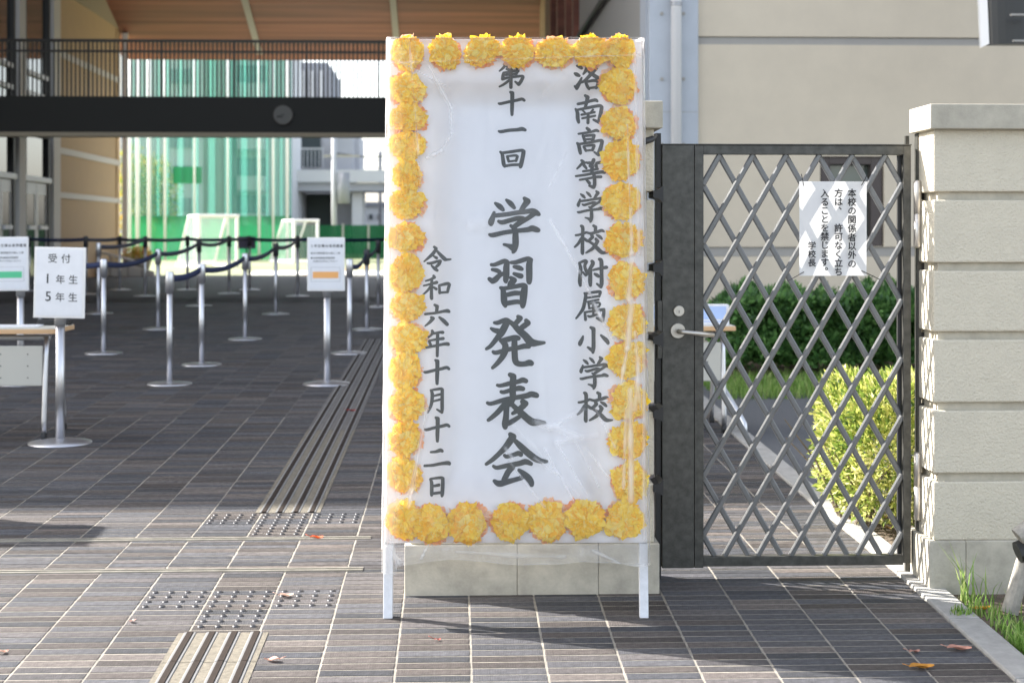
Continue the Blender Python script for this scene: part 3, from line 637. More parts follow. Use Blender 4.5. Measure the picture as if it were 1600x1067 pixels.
def glyph(key, ox, oy, sc, bbox=None, label=None):
    st = parse(GL[key])
    if bbox:
        xs = [p[0]-p[2] for s in st for p in s]+[p[0]+p[2] for s in st for p in s]; ysv = [p[1]-p[2] for s in st for p in s]+[p[1]+p[2] for s in st for p in s]
        ax = (bbox[2]-bbox[0])/(max(xs)-min(xs)); ay = (bbox[3]-bbox[1])/(max(ysv)-min(ysv)); ar = (ax+ay)/2
        st = [[(bbox[0]+(p[0]-min(xs))*ax, bbox[1]+(p[1]-min(ysv))*ay, p[2]*ar) for p in s] for s in st]
    else: st = [[(ox+p[0]/sc, oy+p[1]/sc, p[2]/sc) for p in s] for s in st]
    mb = MB(); k = 0
    for s in st:
        # resample as a smooth curve
        P = []
        for i in range(len(s)-1):
            p0 = s[max(i-1, 0)]; p1 = s[i]; p2 = s[i+1]; p3 = s[min(i+2, len(s)-1)]
            sharp = False
            if 0 < i:
                d1 = Vector((p1[0]-p0[0], p1[1]-p0[1])); d2 = Vector((p2[0]-p1[0], p2[1]-p1[1]))
                if d1.length and d2.length and d1.angle(d2) > 1.0: p0 = p1
            if i+2 < len(s):
                d1 = Vector((p2[0]-p1[0], p2[1]-p1[1])); d2 = Vector((p3[0]-p2[0], p3[1]-p2[1]))
                if d1.length and d2.length and d1.angle(d2) > 1.0: p3 = p2
            for q in range(4):
                t = q/4; P.append(tuple(.5*((2*b)+(-a+c)*t+(2*a-5*b+4*c-d)*t*t+(-a+3*b-3*c+d)*t**3) for a, b, c, d in zip(p0, p1, p2, p3)))
        P.append(s[-1])
        for (x0, y0, r0), (x1, y1, r1) in zip(P, P[1:]):
            (ax_, az), (bx_, bz) = sp(x0, y0), sp(x1, y1); u = 1/466.0; r0m, r1m = r0*u, r1*u
            d = math.hypot(bx_-ax_, bz-az); 
            if d < 1e-6: continue
            th = math.atan2(bz-az, bx_-ax_); s_ = max(-1, min(1, (r0m-r1m)/d)); al = math.acos(s_)
            pts = []
            for n_ in range(8):
                a = th-al+2*al*n_/7; pts.append((bx_+r1m*math.cos(a), bz+r1m*math.sin(a)))
            for n_ in range(8):
                a = th+al+(2*math.pi-2*al)*n_/7; pts.append((ax_+r0m*math.cos(a), az+r0m*math.sin(a)))
            k += 1; yy = -.0006-.000012*k
            mb.add([(px, yy, pz) for px, pz in pts], [list(range(len(pts)))])
    return obj('painted_character', mb, M['ink'], sign)
B = 10.673
glyph('gaku', 750, 300, B); glyph('shuu', 750, 395, 11.227); glyph('hatsu', 750, 485, B); glyph('hyou', 750, 575, B); glyph('kai', 750, 670, B)
glyph('raku', 890, 95, B); glyph('nan', 890, 95, B); glyph('kou', 890, 195, B); glyph('tou', 890, 195, B)
glyph('gaku', 0, 0, 1, (900.8, 297.3, 945.5, 348.8)); glyph('kou2', 0, 0, 1, (896.3, 350.5, 950.5, 399))
glyph('fu', 895, 400, B); glyph('zoku', 895, 400, B); glyph('shou', 895, 500, B)
glyph('gaku', 0, 0, 1, (905, 556, 951.5, 609)); glyph('kou2', 895, 600, 15.25)
glyph('dai', 770, 95, 11.85); glyph('juu', 770, 95, 11.85); glyph('ichi', 770, 180, 11.85); glyph('kaime', 770, 180, 11.85)
glyph('rei', 655, 380, B); glyph('wa', 655, 380, B); glyph('roku', 655, 470, 7.9); glyph('nen', 655, 470, 7.9)
glyph('juu', 0, 0, 1, (661.3, 560.5, 703.7, 601.8)); glyph('getsu', 655, 600, 5.767); glyph('juu', 0, 0, 1, (662, 650, 704, 691.5))
glyph('ni', 655, 600, 5.767); glyph('nichi', 655, 600, 5.767)
# ---- paper flowers
def petals(rr, n, r0, r1, hgt, wid, t0, t1, lift, rows=3, cols=4, crump=.004):
    mb = MB()
    sh1, sh2 = rr.uniform(0, 6), rr.uniform(0, 6)
    for _ in range(n):                       # crumpled tissue petals lying like scales over a low dome
        az = rr.uniform(0, 2*math.pi); r = (r0+(r1-r0)*rr.random()**.6)*(1+.08*math.sin(az*2+sh1)+.06*math.sin(az*3+sh2)); er = Vector((math.cos(az), 0, math.sin(az)))
        k = min(1, r/.075); base = er*r+Vector((0, -hgt*math.sqrt(max(0, 1-k*k*.9)), 0))
        nrm = (er*k*.9+Vector((0, -1, 0))*(1.15-k*.5)).normalized()
        tw = rr.gauss(0, .4); side = er.cross(nrm).normalized(); d = (er-nrm*er.dot(nrm)).normalized()
        d, side = d*math.cos(tw)+side*math.sin(tw), side*math.cos(tw)-d*math.sin(tw)
        el = rr.uniform(*lift); d = (d*math.cos(el)+nrm*math.sin(el)); up = side.cross(d)
        L = rr.uniform(.022, .040); w_ = wid*rr.uniform(.6, 1.25); tn = rr.uniform(t0, t1); curl = rr.uniform(-.5, .9); ph = rr.uniform(0, 6); fq = rr.uniform(3, 7); vs = []
        for i in range(rows+1):
            u = i/rows
            for j in range(cols+1):
                v = j/cols*2-1
                p = base+d*(L*(u-.35))+side*(v*w_*(.45+.55*math.sin(min(1, u*1.15)*1.75)))+up*(w_*.45*v*v*curl+crump*math.sin(ph+v*fq+u*2)*(.3+u))
                if i == rows: p += d*rr.uniform(-.005, .004)
                p += Vector((rr.uniform(-1, 1), rr.uniform(-1, 1), rr.uniform(-1, 1)))*crump*.3
                if p.y > -.001: p.y = -.001-rr.random()*.002
                if p.y < -.046: p.y = -.046-.15*(-.046-p.y)
                vs.append((p.x, p.y, p.z))
        c = cols+1
        mb.add(vs, [[i*c+j, i*c+j+1, (i+1)*c+j+1, (i+1)*c+j] for i in range(rows) for j in range(cols)], tn)
    return mb
fl_in, fl_out = [], []
for k in range(6):
    rr = random.Random(100+k)
    a = petals(rr, 95, .0, .050, .038, .027, .0, 1.0, (.0, .6), crump=.0045); m_ = a.mesh('tissue_petals', False); m_.materials.append(M['petal']); fl_in.append(m_)
    b = petals(rr, 30, .044, .058, .012, .018, 0, 1, (-.1, .3)); m_ = b.mesh('orange_petals', False); m_.materials.append(M['petal2']); fl_out.append(m_)
FL = [(637.6, 88), (697, 86), (754, 86), (810, 81), (865, 85), (921, 83), (968, 84),
      (966, 136), (968, 195), (971, 252), (970, 315), (974, 378), (976, 440), (979, 502), (979, 562), (983, 626), (986, 689), (986, 752), (975, 811),
      (913, 811), (856, 813), (797, 814), (731, 816), (674, 818), (632, 812),
      (636, 141), (638, 186), (637, 230), (638, 276), (636, 320), (635, 374), (635, 428), (636, 480), (636, 530), (634, 580), (635, 632), (635, 685), (632, 742)]
for i, (x, y) in enumerate(FL):
    lx, lz = sp(x, y); s = R.uniform(.92, 1.0); sx_ = s
    if y > 100 and y < 790 and x < 700: sx_ = s*.84
    a = R.choice(fl_in); k = fl_in.index(a); rot = R.choice([0, 1.57, 3.14, 4.71])+R.uniform(-.3, .3)
    lx = max(bx0+.068*sx_, min(bx1-.066*sx_, lx)); lz = min(bz1-.052*s, lz+(.006 if y < 95 else 0))
    f = obj('paper_flower', a, None, sign, loc=(lx, -.001, lz), rot=(0, rot, 0)); f.scale = (sx_*R.uniform(.93, 1.04), R.uniform(.8, .95), s*R.uniform(.95, 1.05)*(.84 if y < 95 else 1))
    g = obj('outer_petals', fl_out[(k+i) % 6], None, f, rot=(0, R.uniform(0, 6), 0)); g.scale = (R.uniform(.92, 1.06),)*3
# ---- clear film wrapped over the front
rr = random.Random(5)
q = MB(); NX, NZ = 220, 430
fz0 = sp(800, 890)[1]; fx0, fx1 = bx0-.008, bx1+.008; fz1 = bz1+.004
cre = []
def crease(x, y, x2, y2, w_, a): cre.append((sp(x, y), sp(x2, y2), w_/466, a))
for c_ in [(672, 110, 705, 170, 3, .5), (705, 170, 706, 210, 2.5, .45), (706, 210, 690, 238, 2.5, .3), (690, 238, 668, 250, 3, .45),
           (860, 345, 905, 425, 2, .45), (905, 425, 940, 500, 1.6, .4), (925, 475, 955, 530, 3, .35), (700, 600, 800, 690, 1.2, .0),
           (790, 700, 800, 715, 3, .4), (795, 720, 850, 790, 1.6, .35), (835, 715, 870, 740, 3, .35), (840, 660, 900, 680, 8, .28), (860, 668, 912, 640, 5, .22), (870, 690, 930, 680, 6, .22),
           (850, 700, 895, 780, 1.6, .32), (872, 695, 918, 775, 1.6, .34), (900, 690, 935, 760, 1.6, .3), (915, 700, 950, 745, 2.2, .32), (800, 660, 905, 775, 1.4, .22), (930, 640, 960, 700, 2, .25),
           (984, 330, 985, 400, 3, .35), (985, 400, 980, 470, 5, .5), (985, 470, 978, 545, 5, .45), (978, 545, 968, 600, 3, .4), (996, 560, 990, 640, 4, .35), (990, 520, 998, 640, 3, .3), (982, 610, 984, 780, 5, .5), (976, 640, 972, 760, 3, .35), (990, 90, 996, 400, 3, .3), (1004, 500, 1004, 840, 2.5, .3), (978, 200, 984, 400, 1.5, .35),
           (668, 640, 640, 790, 4, .3), (650, 760, 600, 800, 4, .35), (660, 300, 640, 60, 2, .25), (600, 105, 1000, 92, 1.2, .2), (608, 400, 606, 700, 3, .35), (615, 850, 625, 885, 3, .4), (668, 855, 660, 880, 2.5, .5), (715, 868, 880, 874, 5, .16), (925, 862, 965, 890, 3, .35),
           (620, 100, 700, 140, 1.2, .25), (885, 240, 860, 290, 2, .12), (740, 350, 820, 330, 14, .07), (850, 150, 880, 120, 5, .12)]:
    crease(*c_)
cre = [(a, b, max(wd, .0028), am*1.5) for a, b, wd, am in cre]  # amplitudes cover fold whitening and painted sun streaks alike
def segd(p, a, b):
    ax, az = a; bx, bz = b; dx, dz = bx-ax, bz-az; L2 = dx*dx+dz*dz; t = max(0, min(1, ((p[0]-ax)*dx+(p[1]-az)*dz)/L2)) if L2 else 0
    return math.hypot(p[0]-ax-t*dx, p[1]-az-t*dz), t
from mathutils import noise as MN
for j in range(NZ+1):
    v = j/NZ; z = fz0+(fz1-fz0)*v
    for i in range(NX+1):
        u = i/NX; x = fx0+(fx1-fx0)*u
        ed = min(x-bx0, bx1-x, bz1-z, z-bz0 if z > bz0 else .03)
        over = max(0, min(1, (.26-ed)/.17)); over = over*over*(3-2*over)
        y = -.010-.050*over
        if ed < .010: y *= max(0.05, (ed+.009)/.019)
        y -= .0028*MN.noise(Vector((x*3.5, 3, z*2.5)))+.0004*MN.noise(Vector((x*18, 7, z*12)))+.004*over*MN.noise(Vector((x*16, 5, z*7)))
        tn = .03+.03*over*over*over+.03*max(0, MN.noise(Vector((x*2.5, 1.3, z*1.5))))+.10*over*over*max(0, MN.noise(Vector((x*30, 1.3, z*9))))
        for a, b, wd, am in cre:
            if not (min(a[0], b[0])-.03 < x < max(a[0], b[0])+.03 and min(a[1], b[1])-.03 < z < max(a[1], b[1])+.03): continue
            d_, t_ = segd((x, z), a, b)
            wob = .004*MN.noise(Vector((t_*6+a[0]*9, a[1]*5, 0)))
            d_ = abs(d_+wob)
            if d_ < wd*2.5:
                g_ = math.exp(-(d_/wd)**2*1.4); tn += am*g_*(.75+.5*MN.noise(Vector((x*14, 2, z*14)))); y -= .003*g_
        le = max(0, 1-(x-bx0)/.06); re = max(0, 1-(bx1-x)/.025)  # whiter side edges paint in the glow of the backlit film
        tn += .42*le*(.7+.6*MN.noise(Vector((x*25, 4, z*9)))) if z > bz0 else 0
        tn += .30*re*(.7+.6*MN.noise(Vector((x*25, 4, z*9)))) if z > bz0 else 0
        zz = z
        if z < bz0:
            y = min(y, -.010)+.01*MN.noise(Vector((x*9, 0, z*8))); tn = .10+tn*.9+.16*max(0, MN.noise(Vector((x*10, 1, z*26))))+(.07 if j < 2 else 0)  # milky flap tint stands in for its reflections
            rag = .045*MN.noise(Vector((x*2.6, 9, 0)))+.006*MN.noise(Vector((x*11, 2, 0))); zz = bz0-(bz0-z)*(.75+rag*12)
            if i < 14: zz -= (bz0-z)*.3
        q.v.append((x, min(y, -.0016), zz)); q.t.append(max(0, min(.85, tn)))
for j in range(NZ):
    for i in range(NX): a = j*(NX+1)+i; q.f.append([a, a+1, a+NX+2, a+NX+1]); q.m.append(0)
# wrap round the sides
obj('clear_film', q, M['film'], sign, True)
for s_, xx in ((-1, bx0-.009), (1, bx1+.009)):
    q = MB(); n_ = 60
    for j in range(n_+1):
        z = bz0-.02+(bz1-bz0+.02)*j/n_
        for k, yy in enumerate((-.003, .018, .038)): q.v.append((xx+s_*.003*MN.noise(Vector((k*3., s_*5, z*9))), yy, z)); q.t.append(.28+.2*MN.noise(Vector((k*2., 3, z*14))))
    for j in range(n_):
        for k in range(2): a = j*3+k; q.f.append([a, a+1, a+4, a+3]); q.m.append(0)
    obj('film_side', q, M['film'], sign, True)
q = MB(); cx_, cz_ = sp(1000, 62)
q.add([(cx_-.02, -.004, cz_-.006), (cx_+.006, -.008, cz_+.006), (cx_+.012, -.002, cz_-.003), (cx_+.004, -.004, cz_-.022)], [(0, 1, 2), (0, 2, 3)], .8)
obj('film_corner', q, M['film'], sign)
# ------------------------------------------------------------------ BUILDING
FZ = 14.4            # facade plane
ROOF = 11.9
XR = XatY(1010, FZ)  # right wall of the passage
XL = -7.58
WE = 33.2
hc = lambda Y: CZ+16.28-.35*Y
# passage ceiling of wood planks
ceil = thing('wood_ceiling', None, None); tag(ceil, 'reddish wood plank ceiling sloping down over the passage', kind='structure')
Yp = 34.8; 
while Yp > 15.7:
    w_ = .9; y0 = max(15.7, Yp-w_)
    q = MB(); vs = [(x, yy, hc(yy)+dz) for dz in (0, .08) for yy in (y0+.012, Yp) for x in (XL-.2, XR+.3)]
    q.add(vs, [(0, 1, 3, 2), (4, 6, 7, 5), (0, 4, 5, 1), (2, 3, 7, 6), (0, 2, 6, 4), (1, 5, 7, 3)])
    obj('plank', q, M['wood'], ceil); Yp -= w_
q = MB(); ys = [15.7, 34.8]
vs = [(x, yy, hc(yy)+dz) for dz in (.085, .3) for yy in ys for x in (XL-.2, XR+.3)]
q.add(vs, [(0, 1, 3, 2), (4, 6, 7, 5), (0, 4, 5, 1), (2, 3, 7, 6), (0, 2, 6, 4), (1, 5, 7, 3)]); obj('roof_slab', q, M['greyroof'], ceil)
for xi in (402, 620):
    X = XatY(xi, hc and 33.0)
    # strip light housing running along the slope
    Xs = hY(xi, 70, 34.0).x
    q = MB(); vs = [(Xs+e, yy, hc(yy)-dz) for dz in (.005, .05) for yy in (16, 34.4) for e in (-.07, .07)]
    q.add(vs, [(0, 1, 3, 2), (4, 6, 7, 5), (0, 4, 5, 1), (2, 3, 7, 6), (0, 2, 6, 4), (1, 5, 7, 3)])
    obj('pale_strip', q, M['band'], ceil)
# left wing of the building (solid mass) with tan wall, columns and glass doors toward the passage
left = thing('school_building', 'left wing of the school with tan wall, grey columns and glass doors facing the passage', 'building', (XL-2, 24, gz(24)))
obj('mass', W(left, MB().box(-34, XL-.35, FZ, WE, gz(20)-.5, ROOF+.1)), M['beige'], left)
wy = lambda x: hX(x, 300, XL).y
def wall_piece(name, xa, xb, y_top, y_bot, m, dx=0.0, th=.15, at=None):
    ya, yb = wy(xa), wy(xb); z1 = y_top if y_top is not None else ROOF; 
    return obj(name, W(left, MB().box(XL-th+dx, XL+dx, ya, yb, y_bot if y_bot is not None else gz(26)-.3, z1)), M[m], left)
wall_piece('tan_wall', 91, 187.2, None, None, 'wall')
# end return of the wall
obj('wall_end', W(left, MB().box(XL-.15, XL+.02, WE-.02, WE+.10, gz(30)-.3, hc(WE)-.02)), M['wall'], left)
for z0, z1 in ((hX(90, 309, XL).z, hX(90, 300, XL).z), (hX(90, 240, XL).z, hX(90, 230, XL).z), (hX(90, 88, XL).z, hX(90, 78, XL).z)):
    obj('trim_band', W(left, MB().box(XL+.002, XL+.03, wy(91.5), wy(187)-.02, z0, z1)), M['walltrim'], left)
# upper part of the wall drawn in grey above the sloping line
ya, yb = wy(115), wy(184); za, zb = hX(115, 0, XL).z, hX(184, 45, XL).z
q = MB(); vs = [(XL+e, Y_, z_) for e in (.003, .035) for Y_, z_ in ((ya-3, za+(za-zb)/(yb-ya)*3), (yb, zb), (yb, hc(yb)), (ya-3, hc(ya-3)))]
q.add(vs, [(0, 1, 2, 3), (4, 7, 6, 5), (0, 4, 5, 1), (1, 5, 6, 2), (2, 6, 7, 3), (3, 7, 4, 0)]); obj('upper_grey_area', W(left, q), M['upper'], left)
wall_piece('column', 80, 90.7, None, None, 'colgrey', .05, .3)
wall_piece('column', 26, 36, None, None, 'colgrey', .05, .3)
wall_piece('column', -35, -23, None, None, 'colgrey', .05, .3)
def glassbay(xa, xb):
    ya, yb = wy(xa), wy(xb); zt_ = hX((xa+xb)/2, 282, XL).z; g = gz(26)
    zt1 = hX(50, 284, XL).z; zt0 = hX(50, 275, XL).z
    obj('transom', W(left, MB().box(XL-.10, XL+.03, ya+.002, yb-.002, zt1, zt0)), M['alu'], left, bevel=.01)
    obj('transom_pane', W(left, MB().box(XL-.08, XL-.05, ya+.03, yb-.03, zt0+.002, hX(50, 212, XL).z)), M['doorglass'], left)
    z2 = hX(50, 212, XL).z
    obj('upper_pane', W(left, MB().box(XL-.08, XL-.05, ya+.03, yb-.03, z2+.3, ROOF-1)), M['doorglass'], left)
    obj('spandrel', W(left, MB().box(XL-.10, XL, ya+.002, yb-.002, z2+.002, z2+.298)), M['beam'], left)
    for yy in (ya+.09, yb-.18): obj('jamb', W(left, MB().box(XL-.11, XL+.01, yy, yy+.09, g-.1, ROOF-1.1)), M['black'], left)
    for zz in (hX(50, 150, XL).z, hX(50, 118, XL).z): obj('glazing_bar', W(left, MB().box(XL-.10, XL+.01, ya+.2, yb-.2, zz, zz+.08)), M['alu'], left)
    n_ = 2; wd = (yb-ya-.36)/n_
    for k in range(n_):
        a = ya+.19+k*wd; 
        d_ = obj('door', W(left, MB().box(XL-.07, XL-.03, a+.01, a+wd-.01, g, zt1-.01)), M['lowglass'], left)
        for bb in ((a+.012, a+.10), (a+wd-.10, a+wd-.012)): obj('door_stile', W(left, MB().box(XL-.075, XL-.02, bb[0], bb[1], g+.01, zt1-.012)), M['alu'], d_)
        obj('door_rail', W(left, MB().box(XL-.075, XL-.021, a+.101, a+wd-.101, zt1-.22, zt1-.013)), M['alu'], d_)
        obj('push_bar', W(left, MB().box(XL-.01, XL+.03, a+.1, a+wd-.12, g+.98, g+1.05)), M['white'], d_)
glassbay(36.5, 79.5); glassbay(-22, 25.5)
# right wing: wall in front plus passage side wall
rt = thing('school_building', 'right wing of the school, beige panels with grey bands, window and downpipe behind the gate', 'building', (5, FZ, gz(FZ)))
wx = lambda x: XatY(x, FZ); wz = lambda y: ZatY(y, FZ)
xA = wx(1090)
obj('mass', W(rt, MB().box(xA, 16, FZ+.25, 34, gz(14)-.4, ROOF)), M['beige'], rt)
bands = [(56, 68), (386, 401)]
edges = [ROOF]+[z for b in bands for z in (wz(b[0]), wz(b[1]))]+[gz(FZ)-.3]
wa, wb, wt, wbm = wx(1283), wx(1380), wz(244), wz(384.5)
def face(name, x0, x1, z0, z1, m, d=0, th=.24): return obj(name, W(rt, MB().box(x0, x1, FZ+d, FZ+d+th, z0, z1)), M[m], rt, bevel=.004)
face('wall_panel', xA, 12, edges[1]+.002, ROOF, 'beige')
for b in bands: face('band', xA+.001, 12, wz(b[1]), wz(b[0]), 'band', .018)
def flat(x0, x1, z0, z1): return obj('wall_panel', W(rt, MB().box(x0, x1, FZ, FZ+.24, z0, z1)), M['beige'], rt)
flat(xA, wa-.01, edges[3], edges[2])
flat(wb+.01, 12, edges[3], edges[2])
flat(wa-.01, wb+.01, wt+.004, edges[2]); flat(wa-.01, wb+.01, edges[3], wbm-.004)
face('wall_panel', xA, 12, gz(FZ)-.3, edges[4]-.002, 'beige')
fw = .10
win = face('window', wa, wb, wbm, wt, 'glass', .16, .02)
for nm, a, b, c, d in (('window_frame', wa, wa+.085, wbm, wt), ('window_frame', wb-.115, wb, wbm, wt), ('window_frame', wa+.086, wb-.116, wt-.075, wt), ('window_frame', wa+.086, wb-.116, wbm, wbm+.07), ('window_frame', wa+.086, wa+.10, wbm+.071, wt-.076)):
    obj(nm, W(rt, MB().box(a, b, FZ+.03, FZ+.155, c, d)), M['frame'], win, bevel=.004)
# pilaster and downpipe
obj('pilaster', W(rt, MB().box(wx(1013), xA-.002, FZ-.06, FZ+.4, gz(FZ)-.3, ROOF)), M['pilaster'], rt, bevel=.01)
obj('pilaster_return', W(rt, MB().box(XR-.0, wx(1012.8), FZ+.05, FZ+.5, gz(FZ)-.3, ROOF)), M['pilaster'], rt)
pp = thing('downpipe', 'white rainwater downpipe on the grey concrete pilaster left of the gate', 'downpipe', (wx(1053.5), FZ-.13, gz(FZ)))
obj('pipe', MB().tube([(0, 0, 0), (0, 0, ROOF-gz(FZ))], .052, 20), M['pipe'], pp, True)
for zz in (1.2, 3.3, 5.4): obj('pipe_clamp', MB().tube([(0, 0, zz), (0, 0, zz+.04)], .058, 20), M['alu'], pp)
for x_ in (1034, 1068):
    for y_ in (22, 124, 226): 
        p = hY(x_, y_, FZ-.06); obj('tie_bolt', W(rt, MB().tube([(p.x, FZ-.07, p.z), (p.x, FZ-.061, p.z)], .018, 12)), M['band'], rt)
# joints of the pilaster
for y_ in (175,): obj('pilaster_joint', W(rt, MB().box(wx(1014), xA-.01, FZ-.0612, FZ-.0605, wz(y_+.5), wz(y_-.5))), M['band'], rt)
# passage side wall: smooth grey front, slatted beyond
yS = hX(905, 30, XR).y
obj('side_wall', W(rt, MB().box(XR+.001, XR+.4, FZ+.52, yS, gz(18)-.5, ROOF-.4)), M['band'], rt)
obj('side_wall_backing', W(rt, MB().box(XR+.12, XR+.4, yS+.01, 32.3, gz(18)-.5, ROOF-.5)), M['black'], rt)
for xi in (862, 873, 886, 898):
    y_ = hX(xi, 30, XR).y; obj('wood_louvre', W(rt, MB().box(XR-.02, XR+.11, y_, y_+.35, gz(26), ROOF-.6)), M['wood'], rt)
obj('wall_end', W(rt, MB().box(XR-.02, XR+.4, 30.5, 32.35, gz(30)-.3, ROOF-.6)), M['wall'], rt)
q = MB(); p1, p2 = hX(908, 52, XR-.05), hX(942, 0, XR-.05); q.tube([p1+(p1-p2)*.6, p2+(p2-p1)*.8], .04, 8); obj('diagonal_rod', W(rt, q), M['black'], rt)  # dark diagonal line across the side wall, built as a tube
# front facade strip over the passage (keeps the sun out)
obj('roof_fascia', W(rt, MB().box(XL-.4, xA, FZ-.0, FZ+.1, hc(15.7)-.5, ROOF+.1)), M['greyroof'], rt)
# end column of the passage at left
cE = thing('passage_column', 'slender pale steel column at the far left mouth of the passage', 'column', (XatY(195.5, WE+.3), WE+.3, gz(33)))
obj('shaft', MB().box(-.055, .055, -.05, .05, 0, hc(WE+.3)-gz(33)-.02), M['pipe'], cE)
obj('base_plate', MB().box(-.12, .12, -.12, .12, 0, .02), M['alu'], cE)
# bridge with railing
BY = 24.0
br = thing('footbridge', 'black steel footbridge with vertical bar railing crossing the passage', 'footbridge', (0, BY, ZatY(215, BY)))
bxl, bxr = XL+.14, XR-.01
zb0, zb1 = ZatY(208.5, BY), ZatY(153, BY)
obj('beam', W(br, MB().box(-9.5, bxr, BY, BY+.15, zb0, zb1)), M['beam'], br)
obj('deck', W(br, MB().box(XL+.2, bxr, BY+.151, BY+2.2, zb0+.1, zb0+.35)), M['beam'], br)
obj('lower_flange', W(br, MB().box(-9.5, bxr, BY-.03, BY+.25, ZatY(215, BY), zb0-.001)), M['upper'], br)
rz1 = ZatY(64, BY); rz2 = ZatY(81, BY)
obj('top_rail', W(br, MB().box(-9.5, bxr, BY+.04, BY+.09, rz1-.045, rz1)), M['rail'], br)
obj('mid_rail', W(br, MB().box(-9.5, bxr, BY+.045, BY+.085, rz2-.035, rz2)), M['rail'], br)
pitch = 6.6/F*BY; x = -9.45; bme = MB().box(-.0115, .0115, -.01, .01, 0, rz1-.046-zb1).mesh('baluster'); bme.materials.append(M['rail']); k = 0
x_in = []
while x < bxr-.03:
    wide = (k % 17 == 0)
    o_ = obj('baluster', bme, None, br, loc=(x, .065, zb1+.001-br.location.z)); 
    if wide: o_.scale = (1.5, 1.6, 1)
    x += pitch; k += 1
ck = thing('wall_clock', 'round grey clock face mounted on the black footbridge beam', 'clock', hY(442.5, 180, BY-.03))
q = MB(); q.tube([(0, -.03, 0), (0, .03, 0)], .158, 36); obj('case', q, M['frame'], ck)
q = MB(); q.tube([(0, -.034, 0), (0, -.031, 0)], .148, 36); obj('dial', q, mat('clock_dial', (.14, .14, .13), .7), ck)
obj('hour_hand', MB().box(-.085, 0, -.038, -.036, -.045, -.03), M['black'], ck, rot=(0, 0, 0))
obj('minute_hand', MB().box(-.007, .007, -.041, -.039, -.02, .11), M['black'], ck, rot=(0, -1.9, 0))
# lamp housing upper right, carried by an arm on the wall
LY = 12.6
lm = thing('wall_lantern', 'dark curved lamp housing with a pale edge hanging at the upper right', 'lamp', hY(1580, 20, LY))
cx0, cx1 = XatY(1541, LY), XatY(1660, LY); zb_, zt_ = ZatY(68, LY), ZatY(-120, LY)
q = MB(); n_ = 14; vs = []
for z, sc in ((zb_, 1), (zt_, 1.12)):
    for k in range(n_+1):
        a = math.pi*k/n_; xc_ = (cx0+cx1)/2; r_ = (cx1-cx0)/2*sc; vs.append((xc_-r_*math.cos(a), LY-.55*r_*math.sin(a)*.8, z))
    
q.add(vs, [[k, k+1, n_+2+k, n_+1+k] for k in range(n_)]+[list(range(n_+1))[::-1], list(range(n_+1, 2*n_+2))]+[[0, n_+1, 2*n_+1, n_]])
obj('housing', W(lm, q), mat('lamp_black', (.025, .025, .024), .35), lm, False)
q = MB(); e0 = vs[0]; e1 = vs[n_+1]
q.add([(e0[0]-.045, LY+.0, zb_-.015), (e0[0]+.008, LY-.05, zb_+.01), (e1[0]+.004, LY-.05, zt_), (e1[0]-.05, LY, zt_), (e0[0]-.045, LY+.04, zb_-.015), (e0[0]+.008, LY+.04, zb_+.01), (e1[0]+.004, LY+.04, zt_), (e1[0]-.05, LY+.04, zt_)],
      [(0, 1, 2, 3), (7, 6, 5, 4), (0, 4, 5, 1), (1, 5, 6, 2), (2, 6, 7, 3), (3, 7, 4, 0)]); obj('pale_edge', W(lm, q), M['pipe'], lm)
obj('wall_arm', W(lm, MB().box((cx0+cx1)/2-.04, (cx0+cx1)/2+.04, LY+.002, FZ-.002, zt_-.12, zt_-.04)), M['black'], lm)
for (xs_, ys_) in ((1586, 21), (1590, 62)):
    a = hY(xs_, ys_, LY-.42); obj('vent_slit', W(lm, MB().box(a.x, a.x+.18, LY-.34, LY-.30, a.z-.008, a.z+.008)), M['band'], lm)
# ------------------------------------------------------------------ stanchions
H_ST = .87
def make_stanchion():
    t = thing('barrier_post', 'x', 'barrier post')
    obj('base', MB().lathe([(.0, .022), (.03, .022), (.10, .016), (.165, .008), (.172, .004), (.172, 0)][::-1], n=36), M['chrome'], t, True)
    obj('pole', MB().tube([(0, 0, .02), (0, 0, H_ST-.16)], .0225, 20), M['chrome'], t, True)
    h_ = obj('head', MB().lathe([(.026, H_ST-.165), (.033, H_ST-.16), (.033, H_ST-.008), (.029, H_ST), (.0, H_ST+.001)], n=24), M['chrome'], t, True)
    return t
def make_dark():
    t = thing('barrier_post', 'x', 'barrier post')
    obj('base', MB().lathe([(.0, .022), (.03, .022), (.10, .016), (.165, .008), (.172, .004), (.172, 0)][::-1], n=36), M['chrome'], t, True)
    obj('pole', MB().tube([(0, 0, .02), (0, 0, H_ST-.16)], .0225, 20), M['chrome'], t, True)
    obj('head', MB().lathe([(.026, H_ST-.165), (.034, H_ST-.16), (.034, H_ST-.008), (.029, H_ST), (.0, H_ST+.001)], n=24), M['postdark'], t, True)
    return t
SA, SB = make_stanchion(), make_dark(); usedA = usedB = False
